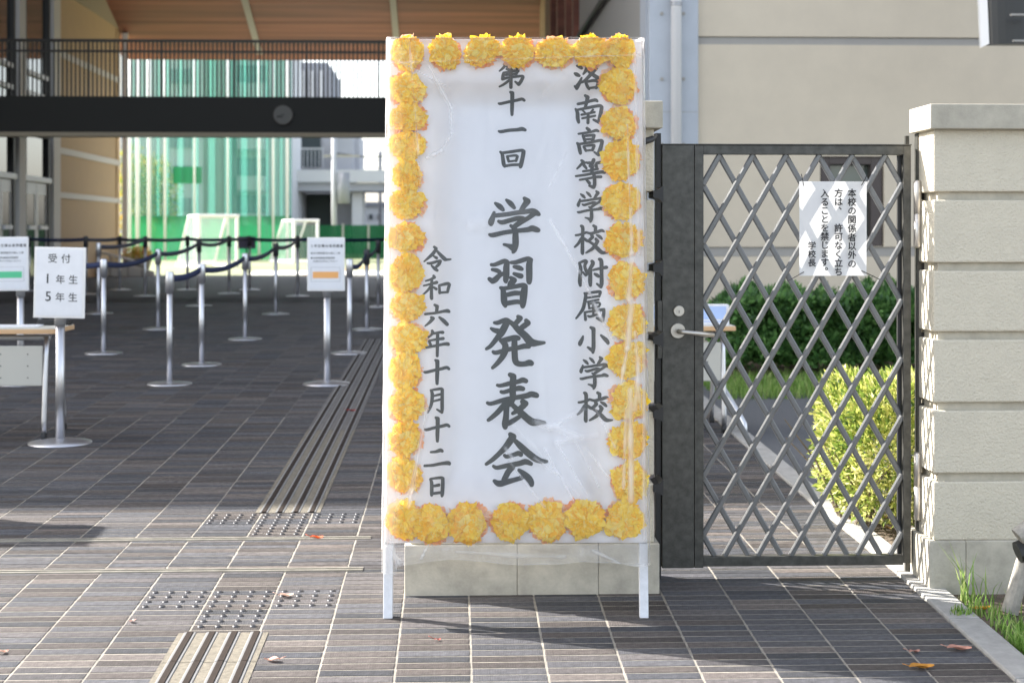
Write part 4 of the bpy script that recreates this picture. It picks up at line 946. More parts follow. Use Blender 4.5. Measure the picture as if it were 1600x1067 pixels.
ST = {1: (265, 600, 'silver barrier post nearest the camera, at the left end of the lowest belt', 'A'),
      2: (315, 570, 'silver barrier post just right of and behind the nearest one, belt tied to both sides', 'A'),
      3: (162, 552, 'silver barrier post right beside the reception sign in front', 'A'),
      4: (383, 530, 'silver barrier post midway between the nearest two posts and the centre notice stand', 'A'),
      5: (247, 514, 'barrier post seen above the nearest post, in the second belt line', 'A'),
      6: (546, 552, 'silver barrier post just right of the orange barred notice stand', 'A'),
      7: (573, 515, 'black headed barrier post second from the left edge of the big sign', 'B'),
      8: (431, 491, 'black headed barrier post left of the orange barred notice stand, in the nearest belt line', 'B'),
      9: (154, 490, 'barrier post behind the reception sign at its upper right corner', 'A'),
      10: (311, 478, 'barrier post in the middle belt line, in front of the larger goal', 'B'),
      11: (591, 480, 'black headed barrier post half hidden at the left edge of the big sign', 'B'),
      12: (465, 463, 'black headed barrier post in the back row before the smaller goal', 'B'),
      13: (227, 463, 'black headed barrier post in the back row in front of the planter', 'B'),
      14: (358, 459, 'black headed barrier post in the back row before the right post of the larger goal', 'B'),
      15: (293, 453, 'black headed barrier post in the back row at the left foot of the larger goal', 'B'),
      16: (390, 453, 'black headed barrier post in the back row beside the small dark board', 'B'),
      17: (187, 453, 'black headed barrier post in the back row at the end of the tan wall', 'B'),
      18: (134, 460, 'black headed barrier post in the back row before the tan wall', 'B'),
      19: (63, 522, 'barrier post hidden behind the reception sign and table', 'A'),
      20: (45, 455, 'barrier post in the back row behind the green barred notice', 'B'),
      21: (628, 452, 'barrier post hidden behind the big sign in the back row', 'B')}
PT = {}
for k, (x, y, lab, ty) in ST.items():
    p = hG(x, y)
    if k in (12, 13, 14, 15, 16, 17, 18, 20, 21): pass
    if ty == 'A':
        o_ = SA if not usedA else copy_tree(SA); usedA = True
    else:
        o_ = SB if not usedB else copy_tree(SB); usedB = True
    o_.location = (p.x, p.y, p.z); tag(o_, lab, 'barrier post', 'belt barrier posts in the passage'); PT[k] = p
def belt(a, b, sag, lab):
    za, zb_ = PT[a]+Vector((0, 0, H_ST-.05)), PT[b]+Vector((0, 0, H_ST-.05)); n_ = 14; h = .026
    d = (zb_-za); d.z = 0; d.normalize(); sd_ = Vector((-d.y, d.x, 0))*.0012
    A = za+d*.034; Bq = zb_-d*.034; sag *= .5; q = MB(); vs = []
    for i in range(n_+1):
        t = i/n_; p = A.lerp(Bq, t); p.z -= sag*4*t*(1-t)
        for e, s2 in ((h, 1), (h, -1), (-h, -1), (-h, 1)): vs.append(p+Vector((0, 0, e))+sd_*s2)
    q.add(vs, [[i*4+k, i*4+(k+1) % 4, i*4+4+(k+1) % 4, i*4+4+k] for i in range(n_) for k in range(4)]+[[3, 2, 1, 0], [n_*4+k for k in range(4)]])
    tag(obj('barrier_belt', q, M['belt'], None, True), lab, 'barrier belt', 'navy belts between the barrier posts')
belt(1, 2, .05, 'navy belt between the two nearest barrier posts')
belt(2, 4, .09, 'navy belt rising right from the second nearest post')
belt(4, 8, .10, 'navy belt in the nearest line ending at the post left of the notice stand')
belt(8, 12, .10, 'navy belt joining the nearest line to the back row')
belt(3, 5, .10, 'navy belt running right from the post beside the reception sign')
belt(5, 10, .10, 'navy belt in the middle line crossing below the planter')
belt(10, 14, .10, 'navy belt joining the middle line to the back row')
belt(9, 13, .08, 'navy belt from behind the reception sign to the back row post by the planter')
belt(19, 3, .10, 'navy belt partly hidden by the reception sign')
belt(6, 7, .14, 'sagging navy belt right of the orange barred notice')
belt(7, 11, .12, 'short steep navy belt at the left edge of the big sign')
belt(20, 18, .03, 'navy belt of the back row in front of the glass doors')
belt(18, 17, .03, 'navy belt of the back row in front of the tan wall')
belt(17, 13, .03, 'navy belt of the back row by the planter')
belt(13, 15, .03, 'navy belt of the back row left of the larger goal')
belt(15, 14, .03, 'navy belt of the back row across the larger goal')
belt(14, 16, .01, 'short navy belt of the back row behind the small dark board')
belt(16, 12, .03, 'navy belt of the back row between the two goals')
belt(12, 21, .03, 'navy belt of the back row running behind the big sign')
# ------------------------------------------------------------------ notice stands
def stand(xb, yb, px0, px1, py0, py1, label, kind, tilt=0):
    p = hG(xb, yb); Y = p.y; t = thing('notice_stand', label, 'sign stand', p)
    H = CZ-(py1-HOR)/F*Y-p.z
    obj('base', MB().lathe([(.0, .03), (.035, .03), (.12, .018), (.18, .008), (.185, 0)][::-1], n=36), M['chrome'], t, True)
    obj('pole', MB().tube([(0, 0, .02), (0, 0, H-.03)], .027, 20), M['chrome'], t, True)
    obj('collar', MB().tube([(0, 0, H-.045), (0, 0, H+.05)], .034, 20), M['alu'], t, True)
    x0 = XatY(px0, Y)-p.x; x1 = XatY(px1, Y)-p.x; z0 = H; z1 = CZ-(py0-HOR)/F*Y-p.z
    fr = obj('sign_frame', MB().box(x0, x1, -.052, -.036, z0, z1), M['pipe'], t, bevel=.003)
    fr.rotation_euler = (0, tilt, 0)
    pn = obj('sheet', MB().box(x0+.014, x1-.014, -.0545, -.0525, z0+.014, z1-.014), M['white'], fr)
    return t, fr, x0, x1, z0, z1
t, fr, x0, x1, z0, z1 = stand(94, 692, 51.5, 131, 386, 495, 'reception notice stand with large black characters, at the left in front of the table', 0, math.radians(1.2))
w_ = x1-x0; h_ = z1-z0; cs = []
def L_(ch, u, v, s): cs.append((ch, x0+u*w_, z0+(1-v)*h_, s*w_))
L_('受', .36, .16, .19); L_('付', .62, .16, .19)
L_('1', .27, .44, .27); L_('年', .52, .455, .19); L_('生', .77, .455, .19)
L_('5', .29, .69, .27); L_('年', .52, .705, .19); L_('生', .77, .705, .19)
text_parts('character', cs, M['inkblack'], fr, -.0555, .004)
M['mint'] = mat('green_label', (.10, .55, .28), .6); M['peach'] = mat('orange_label', (.85, .42, .14), .6)
def info(t, fr, x0, x1, z0, z1, title, m):
    w_ = x1-x0; h_ = z1-z0; cs = []
    for i, ch in enumerate(title): cs.append((ch, x0+(.13+i*.098)*w_, z0+.84*h_, .088*w_))
    for r, (v, s) in enumerate(((.705, '●当日整理番号の順に入場'), (.615, '●体育館観覧席整理券'), (.555, '　お持ちの方はこちらへ'))):
        for i, ch in enumerate(s):
            if ch != '　': cs.append((ch, x0+(.12+i*.066)*w_, z0+v*h_, .058*w_))
    tag(obj('small_print', text_mesh('l', cs, M['inkblack'], -.0555, .01), M['inkblack'], fr), kind='stuff')
    obj('colour_bar', MB().box(x0+.15*w_, x1-.17*w_, -.0556, -.0546, z0+.24*h_, z0+.36*h_), m, fr)
    bb = [(x0+.10*w_, x1-.12*w_, z0+.175*h_, z0+.18*h_), (x0+.10*w_, x1-.12*w_, z0+.44*h_, z0+.445*h_), (x0+.10*w_, x0+.108*w_, z0+.18*h_, z0+.44*h_), (x1-.128*w_, x1-.12*w_, z0+.18*h_, z0+.44*h_)]
    q = MB()
    for a, b, c, d in bb: q.box(a, b, -.0556, -.0546, c, d)
    obj('printed_frame', q, M['alu'], fr)
info(*stand(511, 600, 481, 539.5, 371, 454, 'white notice on a steel stand with an orange bar, left of the big sign', 0), '5年生舞台発表鑑賞', M['peach'])
info(*stand(32, 600, -10, 49.5, 370, 453, 'white notice on a steel stand with a green bar, at the left edge', 0, math.radians(-.6)), '1年生舞台発表鑑賞', M['mint'])
p = hG(385, 452); sb_ = thing('small_board', 'small dark board on a thin black stand in the back row of posts', 'sign stand', p)
Y = p.y; obj('pole', MB().tube([(0, 0, 0), (0, 0, .66)], .012, 8), M['black'], sb_)
zc = CZ-(379-HOR)/F*Y-p.z; obj('panel', MB().box(-.13, .15, -.03, -.015, zc-.1, zc+.1), mat('slate_panel', (.06, .05, .08), .6), sb_)
obj('foot', MB().box(-.12, .12, -.12, .12, 0, .015), M['black'], sb_)
# ------------------------------------------------------------------ folding tables
def table(label, xr, Y, length, top_y, legs_dx=.16):
    X = XatY(xr, Y); g = gz(Y); zt_ = CZ-(top_y-HOR)/F*Y
    t = thing('folding_table', label, 'table', (X-length/2, Y+.22, g)); D_ = .45
    obj('table_top', W(t, MB().box(X-length, X, Y, Y+D_, zt_-.028, zt_)), M['oak'], t, bevel=.004)
    obj('top_laminate', W(t, MB().box(X-length+.004, X-.004, Y+.004, Y+D_-.004, zt_+.0005, zt_+.003)), M['panelw'], t)
    obj('modesty_panel', W(t, MB().box(X-length+.12, X-.085, Y+.035, Y+.05, zt_-.34, zt_-.10)), M['panelw'], t, bevel=.006)
    for k in range(5):
        for j in range(3):
            hx = X-.17-k*.16; hz = zt_-.15-j*.07
            obj('panel_hole', W(t, MB().tube([(hx, Y+.0345, hz), (hx, Y+.0325, hz)], .004, 8)), M['black'], t)
    obj('front_beam', W(t, MB().tube([(X-length+.06, Y+.09, zt_-.055), (X-.05, Y+.09, zt_-.055)], .018, 12)), M['alu'], t, True)
    for ex in (X-.07, X-length+.07):
        for (ya, yb) in ((Y+.06, Y+.02), (Y+.36, Y+.46)):
            l_ = obj('leg', W(t, MB().tube([(ex, ya+.02, zt_-.05), (ex, ya, zt_-.16), (ex, yb, g+.12), (ex, yb, g+.05)], .0155, 14)), M['chrome'], t, True)
            obj('caster', W(t, MB().tube([(ex-.012, yb, g+.028), (ex+.012, yb, g+.028)], .027, 14)), M['black'], l_)
    return t, X, zt_
t, X, zt_ = table('folding table with pale panel at the left edge, behind the reception notice stand', 86, 8.85, 1.8, 513)
for k, (dx, dy, rz, lab) in enumerate(((-.30, .10, .1, 'sheet of white paper lying near the right end of the left table'), (-.62, .12, -.15, 'stack of white papers lying farther left on the left table'))):
    q = MB(); q.box(-.15, .15, -.105, .105, 0, .006 if k == 0 else .02)
    tag(obj('paper_sheets', q, M['white'], None, loc=(X+dx, 8.85+.20+dy*.3, zt_+.0035), rot=(0, 0, rz)), lab, 'papers', 'papers on the left table')
q = MB(); q.box(-.10, .10, -.035, .035, 0, .035)
tag(obj('pen_tray', q, M['black'], None, loc=(X-.03-.07, 9.22, zt_+.0035), bevel=.008), 'black pen tray at the right end of the left table', 'tray')
t, X, zt_ = table('folding table behind the gate lattice carrying a blue printed box', 1150, 9.0, 1.8, 511)
obj('leg_brace', W(t, MB().tube([hY(1096, 548, 9.35), hY(1120, 590, 9.22), hY(1154, 645, 9.05), hY(1163, 662, 9.0), hY(1165, 684, 8.98)], .017, 12)), M['chrome'], t, True)
bx = thing('leaflet_box', 'blue and white printed box standing on the table behind the gate', 'box', (X-.32, 9.12, zt_+.003))
obj('box_body', MB().box(-.30, .30, 0, .10, 0, .125), M['white'], bx, bevel=.002)
obj('blue_print', MB().box(-.28, .28, -.003, -.001, .035, .115), M['bluebox'], bx)
obj('print_line', MB().box(-.28, .28, -.003, -.001, .018, .024), M['bluebox'], bx)
text_parts('character', [(c, -.08+i*.06, .072, .055) for i, c in enumerate('受付資料')], mat('print_blue', (.05, .2, .6), .5), bx, -.0045, .01)
# ------------------------------------------------------------------ vegetation
def leaf_cloud(n, shape, size, rr, tfun=None, asp=.45):
    mb = MB()
    for _ in range(n):
        p, out = shape(rr)
        d = (out+Vector((rr.gauss(0, .6), rr.gauss(0, .6), rr.gauss(0, .6)+.35))).normalized(); s = d.cross(Vector((rr.gauss(0, 1), rr.gauss(0, 1), rr.gauss(0, 1)))).normalized(); nrm = d.cross(s)
        L = size*rr.uniform(.6, 1.3); w_ = L*asp*.5; t = rr.random()
        if tfun: t = tfun(p, t)
        a = p; b = p+d*L*.5+s*w_+nrm*w_*.3; c = p+d*L; e = p+d*L*.5-s*w_+nrm*w_*.3
        mb.add([a, b, c, e], [(0, 1, 2), (0, 2, 3)], t)
    return mb
def box_shape(x0, x1, y0, y1, z0, z1, lump=.05, seed=0):
    def f(rr):
        c = rr.random()
        x, y, z = rr.uniform(x0, x1), rr.uniform(y0, y1), rr.uniform(z0, z1); o = Vector((0, -1, .2))
        if c < .45: y = y0+abs(rr.gauss(0, .05))
        elif c < .75: z = z1-abs(rr.gauss(0, .05)); o = Vector((0, 0, 1))
        elif c < .85: x = x0+abs(rr.gauss(0, .05)); o = Vector((-1, 0, 0))
        n_ = MN.noise(Vector((x*4+seed, y*4, z*4)))*lump*2+MN.noise(Vector((x*11+seed, y*11, z*11)))*lump
        p = Vector((x, y, z))+o*n_
        if z > z1-.12: # round the upper edges
            e = min(x-x0, x1-x); p.z -= max(0, .10-max(e, 0))*.8
        return p, o
    return f
rr = random.Random(21)
HY = 11.75; hxa, hxb = XatY(1150, HY), XatY(1640, HY); hz0, hz1 = gz(HY), ZatY(470, HY)
hg = thing('hedge', 'dark green clipped hedge against the beige wall behind the gate', 'hedge', ((hxa+hxb)/2, HY+.5, hz0))
tf = lambda p, t: min(1, t*.8+.25*max(0, MN.noise(p*2.2)))
tag(obj('foliage', W(hg, leaf_cloud(26000, box_shape(hxa, hxb, HY, HY+1.0, hz0+.10, hz1, .09), .072, rr, tf)), M['hedge'], hg), kind='stuff')
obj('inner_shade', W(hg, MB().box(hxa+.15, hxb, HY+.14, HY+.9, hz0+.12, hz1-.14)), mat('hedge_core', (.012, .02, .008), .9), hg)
for k in range(14):
    x = hxa+.15+k*(hxb-hxa)/14; obj('stem', W(hg, MB().tube([(x, HY+.3, hz0-.02), (x+rr.uniform(-.1, .1), HY+.15, hz0+.3)], [.018, .008], 6)), M['bark'], hg)
BYb = 6.15; ba, bb_ = XatY(1318, BYb), XatY(1560, BYb); bz_0, bz_1 = gz(BYb), ZatY(603, BYb)
bu = thing('bush', 'sunlit yellow green bush seen through the right half of the gate', 'bush', ((ba+bb_)/2, BYb+.3, bz_0))
def bush_shape(rr):
    x = rr.uniform(-1, 1); y = rr.uniform(-1, 1); z = rr.uniform(-.85, 1); v = Vector((x, y, z))
    if v.length < .01: v = Vector((0, 0, 1))
    v.normalize(); k = rr.random()**.28; e = 4.0
    # superellipsoid: boxy clipped bush
    m_ = (abs(v.x)**e+abs(v.y)**e+abs(v.z)**e)**(1/e); r = k/m_*(1+.10*MN.noise(v*3.5+Vector((4, 0, 0))))
    cx, cz, cyb = (ba+bb_)/2, (bz_0+.05+bz_1)/2, BYb+.36
    return Vector((cx+v.x*r*(bb_-ba)/2*.97, cyb+v.y*r*.36, cz+v.z*r*(bz_1-bz_0)/2*.95)), v
tag(obj('foliage', W(bu, leaf_cloud(13000, bush_shape, .038, rr, lambda p, t: min(1, max(0, t*.75+.1+.6*MN.noise(p*6))), .36)), M['bush'], bu), kind='stuff')
for k in range(26):
    a = rr.uniform(0, 6.28); c0_ = Vector(((ba+bb_)/2+rr.uniform(-.25, .25), BYb+.36+rr.uniform(-.12, .12), bz_0-.02)); e_ = c0_+Vector((math.cos(a)*.28, math.sin(a)*.2, rr.uniform(.25, .5)))
    obj('twig', W(bu, MB().tube([c0_, c0_.lerp(e_, .5)+Vector((0, 0, .06)), e_], [.008, .005, .002], 5)), M['bark'], bu)
def grass(name, label, n, region, h0, h1, rr, cat='grass'):
    mb = MB()
    for _ in range(n):
        x, y = region(rr); z = gz(y)-.015; h = rr.uniform(h0, h1); a = rr.uniform(0, 6.28); b = rr.uniform(.1, .7)*h; w_ = rr.uniform(.0016, .0034)*(1+h*2)
        s = Vector((-math.sin(a), math.cos(a), 0))*w_; d = Vector((math.cos(a), math.sin(a), 0)); P = [Vector((x, y, z)), Vector((x, y, z+h*.5))+d*b*.3, Vector((x, y, z+h*rr.uniform(.75, 1)))+d*b]
        mb.add([P[0]-s, P[0]+s, P[1]+s*.8, P[1]-s*.8, P[2]], [(0, 1, 2, 3), (3, 2, 4)], rr.random())
    return tag(obj(name, mb, M['grass']), label, cat, kind='stuff')
# verge grass in clumps, in front of the right pillar
clumps = [(hG(1495+rr.uniform(0, 260), 935+rr.uniform(0, 130))) for _ in range(46)]
def reg(rr):
    c = rr.choice(clumps); x = c.x+rr.gauss(0, .035); y = c.y+rr.gauss(0, .035)
    if x < KX1+.02: x = KX1+.02+abs(rr.gauss(0, .03))
    return x, min(y, 5.34)
grass('verge_grass', 'green weeds and grass on the soil verge at the lower right', 1300, reg, .02, .085, rr)
def reg2(rr): return hG(1508, 925).x+rr.gauss(.0, .03), min(5.345, 5.28+rr.gauss(0, .02))
grass('weed_tuft', 'tall thin weed tuft growing at the foot of the right pillar', 22, reg2, .08, .26, rr, 'weed')
cG = hG(1503, 962)
def reg3(rr): return cG.x+rr.gauss(.0, .022), cG.y+rr.gauss(0, .018)
grass('kerb_weed', 'small weed tuft growing over the kerb edge at the right', 90, reg3, .03, .075, rr, 'weed')
def reg4(rr): return rr.uniform(KX1+.1, 5.5), rr.uniform(10.6, 11.9)
grass('hedge_grass', 'rough grass strip along the foot of the dark hedge', 14000, reg4, .03, .12, rr)
# fallen leaves
def fallen(x, y, L, col, label, rz, Yf=None, curl=.25):
    p = hG(x, y); q = MB(); n_ = 7; vs = []
    for i in range(n_+1):
        u = i/n_; wd = L*.24*math.sin(math.pi*u**.85)*(1-.15*u)+.0006
        for v in (-1, 0, 1):
            vs.append(((u-.5)*L, v*wd, .004+curl*L*((u-.5)**2)*1.1+abs(v)*wd*.55+.003*math.sin(u*7+v)))
    q.add(vs, [[i*3+k, i*3+3+k, i*3+4+k, i*3+k+1] for i in range(n_) for k in (0, 1)])
    q.tube([(-L/2-.02, .004, .018), (-L/2, 0, .006+curl*L*.27)], .0012, 5)
    m_ = mat('dry_leaf', col, .6, col2=tuple(c*.55 for c in col), nscale=35, trans=.2)
    return tag(obj('fallen_leaf', q, m_, None, True, loc=(p.x, p.y, gz(p.y)+.003), rot=(0.05, 0, rz)), label, 'leaf', 'fallen leaves on the bricks')
fallen(1440, 1046, .082, (.62, .27, .03), 'orange brown fallen leaf at the bottom right, largest of three', .1)
fallen(1499, 1017, .078, (.62, .30, .22), 'pinkish curled fallen leaf with stalk, right of the orange leaf', -.1)
fallen(1429, 1021, .04, (.55, .27, .20), 'small pink fallen leaf just above the orange leaf', .3)
fallen(447, 933, .055, (.75, .50, .40), 'pale curled fallen leaf lying on the near studs', .2)
fallen(425, 1034, .052, (.70, .40, .32), 'pinkish fallen leaf right of the near guide bars', 3.0)
fallen(205, 973, .030, (.75, .45, .38), 'tiny pale pink fallen leaf on the sunlit bricks at lower left', 2.4)
fallen(495, 842, .055, (.85, .12, .02), 'bright red fallen leaf on the far gate track', .05)
fallen(5, 1021, .035, (.72, .42, .32), 'small pale fallen leaf at the lower left edge', .5)
fallen(549, 643, .06, (.45, .02, .02), 'dark red fallen leaf on the guide bars in the shade', 0)
fallen(684, 1002, .022, (.55, .15, .12), 'tiny red leaf scrap in front of the sign', .3)
fallen(1535, 954, .07, (.80, .42, .04), 'yellow fallen leaf on the verge grass by the kerb', .4)
fallen(1375, 812, .08, (.55, .14, .05), 'red brown fallen leaf on the soil under the bush', .4)
fallen(1388, 828, .07, (.50, .30, .12), 'tan fallen leaf on the soil under the bush, nearer the kerb', 1.4)
# pruned trunk stake at the right edge
p = hG(1610, 955)
tk = thing('tree_stake', 'weathered grey wooden stake with a cut log lashed on top at the right edge', 'stake', p)
Y = p.y; a = hY(1580, 948, Y); b = hY(1604, 862, Y)
d_ = (b-a)
q = MB(); q.tube([a-d_*.1-p, b+d_*.55-p], [.030, .026], 14); obj('post', q, M['stake'], tk)
a2, b2 = hY(1590, 838, Y-.05), hY(1640, 800, Y-.05); q = MB(); q.tube([a2-p, b2-p], .030, 14); obj('log', q, M['stake'], tk)
a3 = hY(1603, 858, Y-.03)-p; q = MB(); q.tube([a3+Vector((-.03, 0, -.01)), a3+Vector((.03, 0, .01))], .038, 10); obj('lashing', q, M['black'], tk)
# ------------------------------------------------------------------ FIELD AND FAR THINGS
gf = gz(50)
def goal(label, pts, Y, dep):
    # pts: front frame picture x of left and right posts, top and base y
    (xl, xr, yt, yb) = pts; p = Vector((XatY((xl+xr)/2, Y), Y, gf)); t = thing('football_goal', label, 'goal', p, group='white goals on the field')
    hw = (XatY(xr, Y)-XatY(xl, Y))/2; H = ZatY(yt, Y)-gf; r = .05
    obj('post', MB().tube([(hw, 0, 0), (hw, 0, H)], r, 10), M['white'], t); obj('post', MB().tube([(-hw, 0, 0), (-hw, 0, H)], r, 10), M['white'], t)
    obj('crossbar', MB().tube([(-hw-r, 0, H), (hw+r, 0, H)], r, 10), M['white'], t)
    for s in (-1, 1):
        obj('side_frame', MB().tube([(s*hw, .0, H), (s*hw, dep*.45, H), (s*hw, dep, 0), (s*hw, 0, 0)], r*.8, 8), M['white'], t)
    obj('back_bar', MB().tube([(-hw, dep, .03), (hw, dep, .03)], r*.8, 8), M['white'], t)
    q = MB(); q.quad((-hw, dep*.45, H), (hw, dep*.45, H), (hw, dep, 0), (-hw, dep, 0)); q.quad((-hw, 0, H), (hw, 0, H), (hw, dep*.45, H), (-hw, dep*.45, H))
    for s in (-1, 1): q.add([(s*hw, 0, 0), (s*hw, 0, H), (s*hw, dep*.45, H), (s*hw, dep, 0)], [(0, 1, 2, 3)])
    obj('net', q, M['goalnet'], t); return t
g1 = goal('white goal with net in front of the green net, larger of the two', (310, 372, 338, 415), 41, 2.0); g1.rotation_euler = (0, 0, math.radians(28))
g2 = goal('white goal behind the orange barred notice, smaller of the two', (458, 498, 345, 405), 48, 2.0); g2.rotation_euler = (0, 0, math.radians(30))
NYf = 52.0; nzt = ZatY(-40, NYf)
poles = [(203, 6), (215, 9), (233, 9), (258, 6), (304, 5), (356, 5), (405, 6), (427, 5), (449, 6)]
nt_ = thing('safety_net', 'tall green safety net hung between white poles beyond the field', 'net', (XatY(330, NYf), NYf, gf))
xs_ = [195]+[p_[0] for p_ in poles[2:]]
for a, b in zip(xs_, xs_[1:]+[456]):
    q = MB(); n_ = 10; A, Bq = XatY(a, NYf), XatY(b, NYf)
    for j in range(n_):
        u0, u1 = j/n_, (j+1)/n_; f_ = lambda u: .10*math.sin(u*math.pi*4)
        q.quad((A+(Bq-A)*u0, NYf+f_(u0), ZatY(342, NYf)+.02), (A+(Bq-A)*u1, NYf+f_(u1), ZatY(342, NYf)+.02), (A+(Bq-A)*u1, NYf+f_(u1), nzt), (A+(Bq-A)*u0, NYf+f_(u0), nzt))
    obj('net_panel', W(nt_, q), M['net'], nt_)
    q = MB(); q.quad((A+.02, NYf-.1, gf), (Bq-.02, NYf-.1, gf), (Bq-.02, NYf-.1, ZatY(338, NYf)), (A+.02, NYf-.1, ZatY(338, NYf)))
    obj('net_skirt', W(nt_, q), M['netlow'], nt_)
q = MB(); q.quad((XatY(272, NYf), NYf-.2, ZatY(288, NYf)), (XatY(317, NYf), NYf-.2, ZatY(288, NYf)), (XatY(317, NYf), NYf-.2, ZatY(262, NYf)), (XatY(272, NYf), NYf-.2, ZatY(262, NYf))); obj('net_patch', W(nt_, q), M['netlow'], nt_)
labs = ['leftmost white net pole, thin, at the passage mouth', 'thick white net pole second from the left', 'thick white net pole third from the left', 'white net pole left of the bright green patch', 'white net pole above the left of the larger goal', 'white net pole rising behind the larger goal', 'white net pole right of the larger goal, before the grey building', 'thin white net pole second from the right end of the net', 'white net pole at the right end of the tall green net']
for (px, pwid), lb in zip(poles, labs):
    X = XatY(px, NYf-.5); r = pwid*.34/F*NYf
    tag(obj('net_pole', MB().tube([(0, 0, 0), (0, 0, nzt-gf)], r, 12), M['white'], None, True, loc=(X, NYf-.5, gf)), lb, 'pole', 'white poles of the safety net')
# low green net to the right
ln = thing('low_green_fence', 'low dark green net fence along the far side of the field', 'fence', (XatY(560, 54), 54, gf))
for k in range(8):
    A, Bq = XatY(456+k*40, 54), XatY(456+(k+1)*40, 54)
    obj('net_panel', W(ln, MB().box(A+.03, Bq-.03, 54, 54.01, gf, ZatY(352, 54))), M['netdark'], ln)
    obj('fence_post', W(ln, MB().box(A-.03, A+.03, 53.9, 53.98, gf, ZatY(350, 54))), M['alu'], ln)
def farbox(t, name, xa, xb, ya, yb, Y, m, dep=6):
    return obj(name, W(t, MB().box(XatY(xa, Y), XatY(xb, Y), Y, Y+dep, max(gf-.5, ZatY(yb, Y)) if yb < 396 else gf-.5, ZatY(ya, Y))), M[m], t)
b1_ = thing('apartment_building', 'pale building with long balconies behind the green net', 'building', (XatY(330, 75), 75, gf))
farbox(b1_, 'wall', 150, 345, -80, 400, 80, 'far1', 8); farbox(b1_, 'stair_tower', 317, 352, -80, 400, 74, 'far3', 4); farbox(b1_, 'wall', 352, 452, 60, 400, 78, 'far1', 6)
for (ya, yb) in ((118, 150), (200, 226), (262, 290), (320, 345)):
    farbox(b1_, 'balcony_slab', 370, 412, ya+14, yb+8, 76.5, 'far1', 1.2); farbox(b1_, 'window', 366, 415, ya-14, ya+12, 77.8, 'far2', .15)
for ya in (110, 160, 210, 260, 310): 
    for xa in (265, 285): farbox(b1_, 'window', xa, xa+13, ya, ya+22, 79.8, 'far2', .15)
b2_ = thing('tower_building', 'dark grey flat topped building above the footbridge railing', 'building', (XatY(490, 95), 95, gf))
farbox(b2_, 'wall', 453, 517, 108, 400, 95, 'far2', 8); farbox(b2_, 'roof_block', 460, 512, 99, 108, 95.5, 'far2', 6)
for xa in (470, 484, 498): farbox(b2_, 'window_strip', xa, xa+5, 112, 200, 94.8, 'far1', .15)
b3_ = thing('concrete_stair_block', 'pale grey concrete block with railing balcony right of the green net', 'building', (XatY(490, 80), 80, gf))
farbox(b3_, 'wall', 452, 562, 214, 268, 86, 'conc', 4); farbox(b3_, 'opening', 468, 501, 216, 262, 85.8, 'darkfar', .15)
for k in range(9): farbox(b3_, 'baluster', 456+k*6, 456.8+k*6, 234, 265, 84, 'far1', .1)
farbox(b3_, 'rail', 455, 506, 232, 234, 84, 'far1', .1)
farbox(b3_, 'pier', 524, 552, 214, 400, 85, 'conc', 3)
v_ = thing('viaduct', 'grey concrete viaduct crossing behind the field', 'viaduct', (XatY(540, 82), 82, gf))
farbox(v_, 'parapet', 454, 900, 266, 285, 82, 'far1', .6); farbox(v_, 'deck', 454, 900, 286, 299, 82.3, 'conc', 4)
farbox(v_, 'pier', 455, 470, 300, 400, 83, 'conc', 3); farbox(v_, 'pier', 550, 566, 300, 385, 83, 'far1', 3); farbox(v_, 'pier', 700, 720, 300, 400, 83, 'conc', 3)
farbox(v_, 'underpass_shade', 456, 528, 303, 372, 86, 'darkfar', .3)  # flat dark sheet standing in for the shade beneath the deck
b4_ = thing('far_house', 'small pale house with little windows under the viaduct at the right', 'house', (XatY(585, 100), 100, gf))
farbox(b4_, 'wall', 563, 640, 322, 400, 100, 'far1', 6); farbox(b4_, 'roof', 561, 642, 316, 321.5, 99.6, 'far2', 7)
for xa, ya in ((577, 335), (590, 335), (574, 356), (592, 360)): farbox(b4_, 'window', xa, xa+5, ya, ya+8, 99.8, 'darkfar', .15)
up = thing('utility_pole', 'grey utility pole with transformer and cross arm beyond the field', 'utility pole', (XatY(522, 70), 70, gf))
zt2 = ZatY(205, 70)
obj('pole', MB().tube([(0, 0, 0), (0, 0, zt2-gf)], .12, 10), M['conc'], up, True)
obj('transformer', MB().tube([(.45, 0, ZatY(318, 70)-gf), (.45, 0, ZatY(270, 70)-gf)], .30, 14), M['far2'], up, True)
obj('cross_arm', MB().box(-.5, 1.2, -.05, .05, ZatY(246, 70)-gf, ZatY(243, 70)-gf), M['band'], up)
obj('cable', MB().tube([(0, 0, ZatY(240, 70)-gf), (1.5, 0, ZatY(246, 70)-gf), (8, 0, ZatY(240, 70)-gf)], .03, 6), M['black'], up)
up = thing('utility_pole', 'thin dark utility pole with insulators at the left edge of the big sign', 'utility pole', (XatY(594, 88), 88, gf))
obj('pole', MB().tube([(0, 0, 0), (0, 0, ZatY(236, 88)-gf)], .1, 8), M['far2'], up, True)
for yy in (240, 250, 262): obj('cross_arm', MB().box(-.5, .5, -.05, .05, ZatY(yy+1.5, 88)-gf, ZatY(yy, 88)-gf), M['far2'], up)
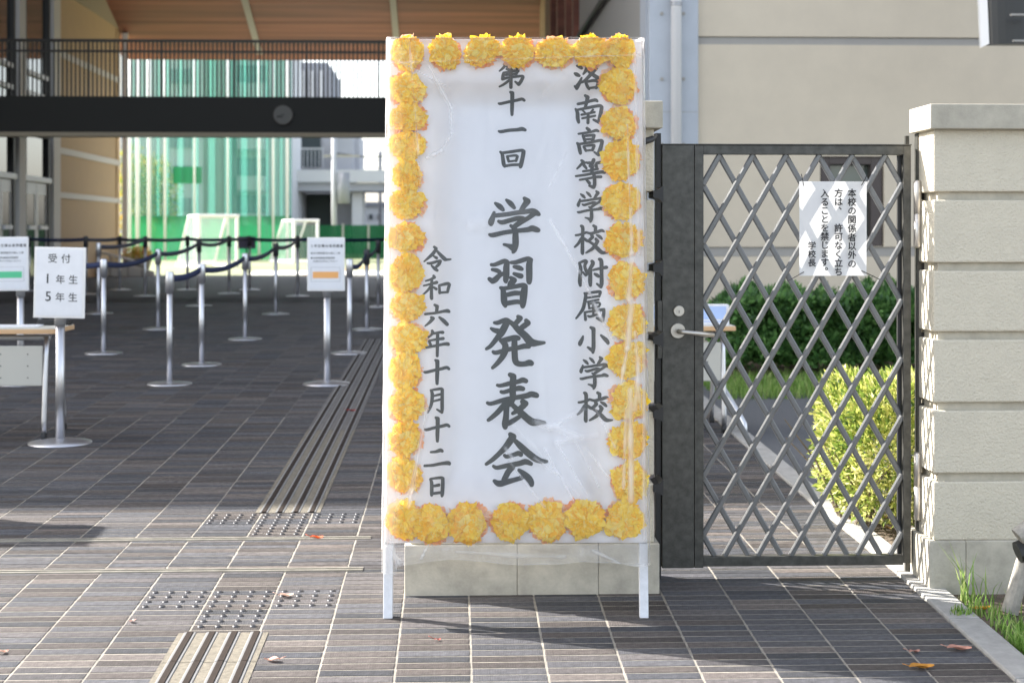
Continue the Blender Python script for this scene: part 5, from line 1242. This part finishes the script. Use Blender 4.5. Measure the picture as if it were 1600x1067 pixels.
# autumn tree behind the net
def tree(x, Y, w_, ytop, label, n=2600):
    X = XatY(x, Y); H = ZatY(ytop, Y)-gf; t = thing('autumn_tree', label, 'tree', (X, Y, gf), group='young trees behind the net')
    obj('trunk', MB().tube([(0, 0, 0), (.05, 0, H*.45), (-.05, 0, H*.9)], [.10, .06, .015], 8), M['bark'], t)
    for k in range(7):
        a = k*2.4; z = H*(.3+.08*k); obj('branch', MB().tube([(0, 0, z), (math.cos(a)*w_*.5, math.sin(a)*w_*.5, z+H*.16)], [.035, .008], 5), M['bark'], t)
    def sh(rr):
        v = Vector((rr.gauss(0, 1), rr.gauss(0, 1), rr.gauss(0, 1))).normalized(); r = rr.random()**.5; p = Vector((v.x*w_*r, v.y*w_*r, H*.56+v.z*H*.44*r))
        return p*1.0+v*.4*MN.noise(p*1.5), v
    tag(obj('crown', leaf_cloud(n, sh, .17, rr), M['treeleaf'], t), kind='stuff')
tree(213, 56, 1.0, 232, 'thin autumn tree with yellowing leaves at the left behind the net')
tree(243, 57, .9, 245, 'thin autumn tree with yellowing leaves behind the third and fourth net poles')
# ramp, handrail and planter at the far left of the passage mouth
rp = thing('ramp_wall', 'low concrete ramp wall with a pale handrail sloping down by the tan wall', 'ramp', (XatY(195, 31.5), 31.5, gz(31.5)))
Yr = 31.5; q = MB(); q.prism([(XatY(140, Yr), gz(Yr)), (XatY(240, Yr), gz(Yr)), (XatY(240, Yr), ZatY(424, Yr)), (XatY(200, Yr), ZatY(414, Yr)), (XatY(140, Yr), ZatY(405, Yr))], Yr, Yr+.12); obj('wall', W(rp, q), M['walltrim'], rp)
q = MB(); q.tube([hY(148, 392, Yr-.1), hY(200, 405, Yr-.1), hY(225, 414, Yr-.1)], .03, 8); obj('handrail', W(rp, q), M['pipe'], rp, True)
for x_ in (152, 172, 200, 222): 
    y_ = 393+(x_-148)*.27; q = MB(); q.tube([hY(x_, y_, Yr-.1), (XatY(x_, Yr-.1), Yr-.1, gz(Yr))], .018, 6); obj('baluster', W(rp, q), M['alu'], rp)
pl = thing('flower_planter', 'round planter full of yellow and red flowers by the ramp', 'planter', (XatY(215, 33), 33, gz(33)))
obj('pot', MB().lathe([(.22, 0), (.32, .35), (.34, .36), (.30, .34), (.01, .33)], n=20), M['band'], pl, True)
def shp(rr):
    v = Vector((rr.gauss(0, 1), rr.gauss(0, 1), abs(rr.gauss(0, 1)))).normalized(); r = rr.random()**.4; return Vector((v.x*.36*r, v.y*.3*r, .34+v.z*.26*r)), v
tag(obj('flowers', leaf_cloud(700, shp, .07, rr), M['flowerpot'], pl), kind='stuff')
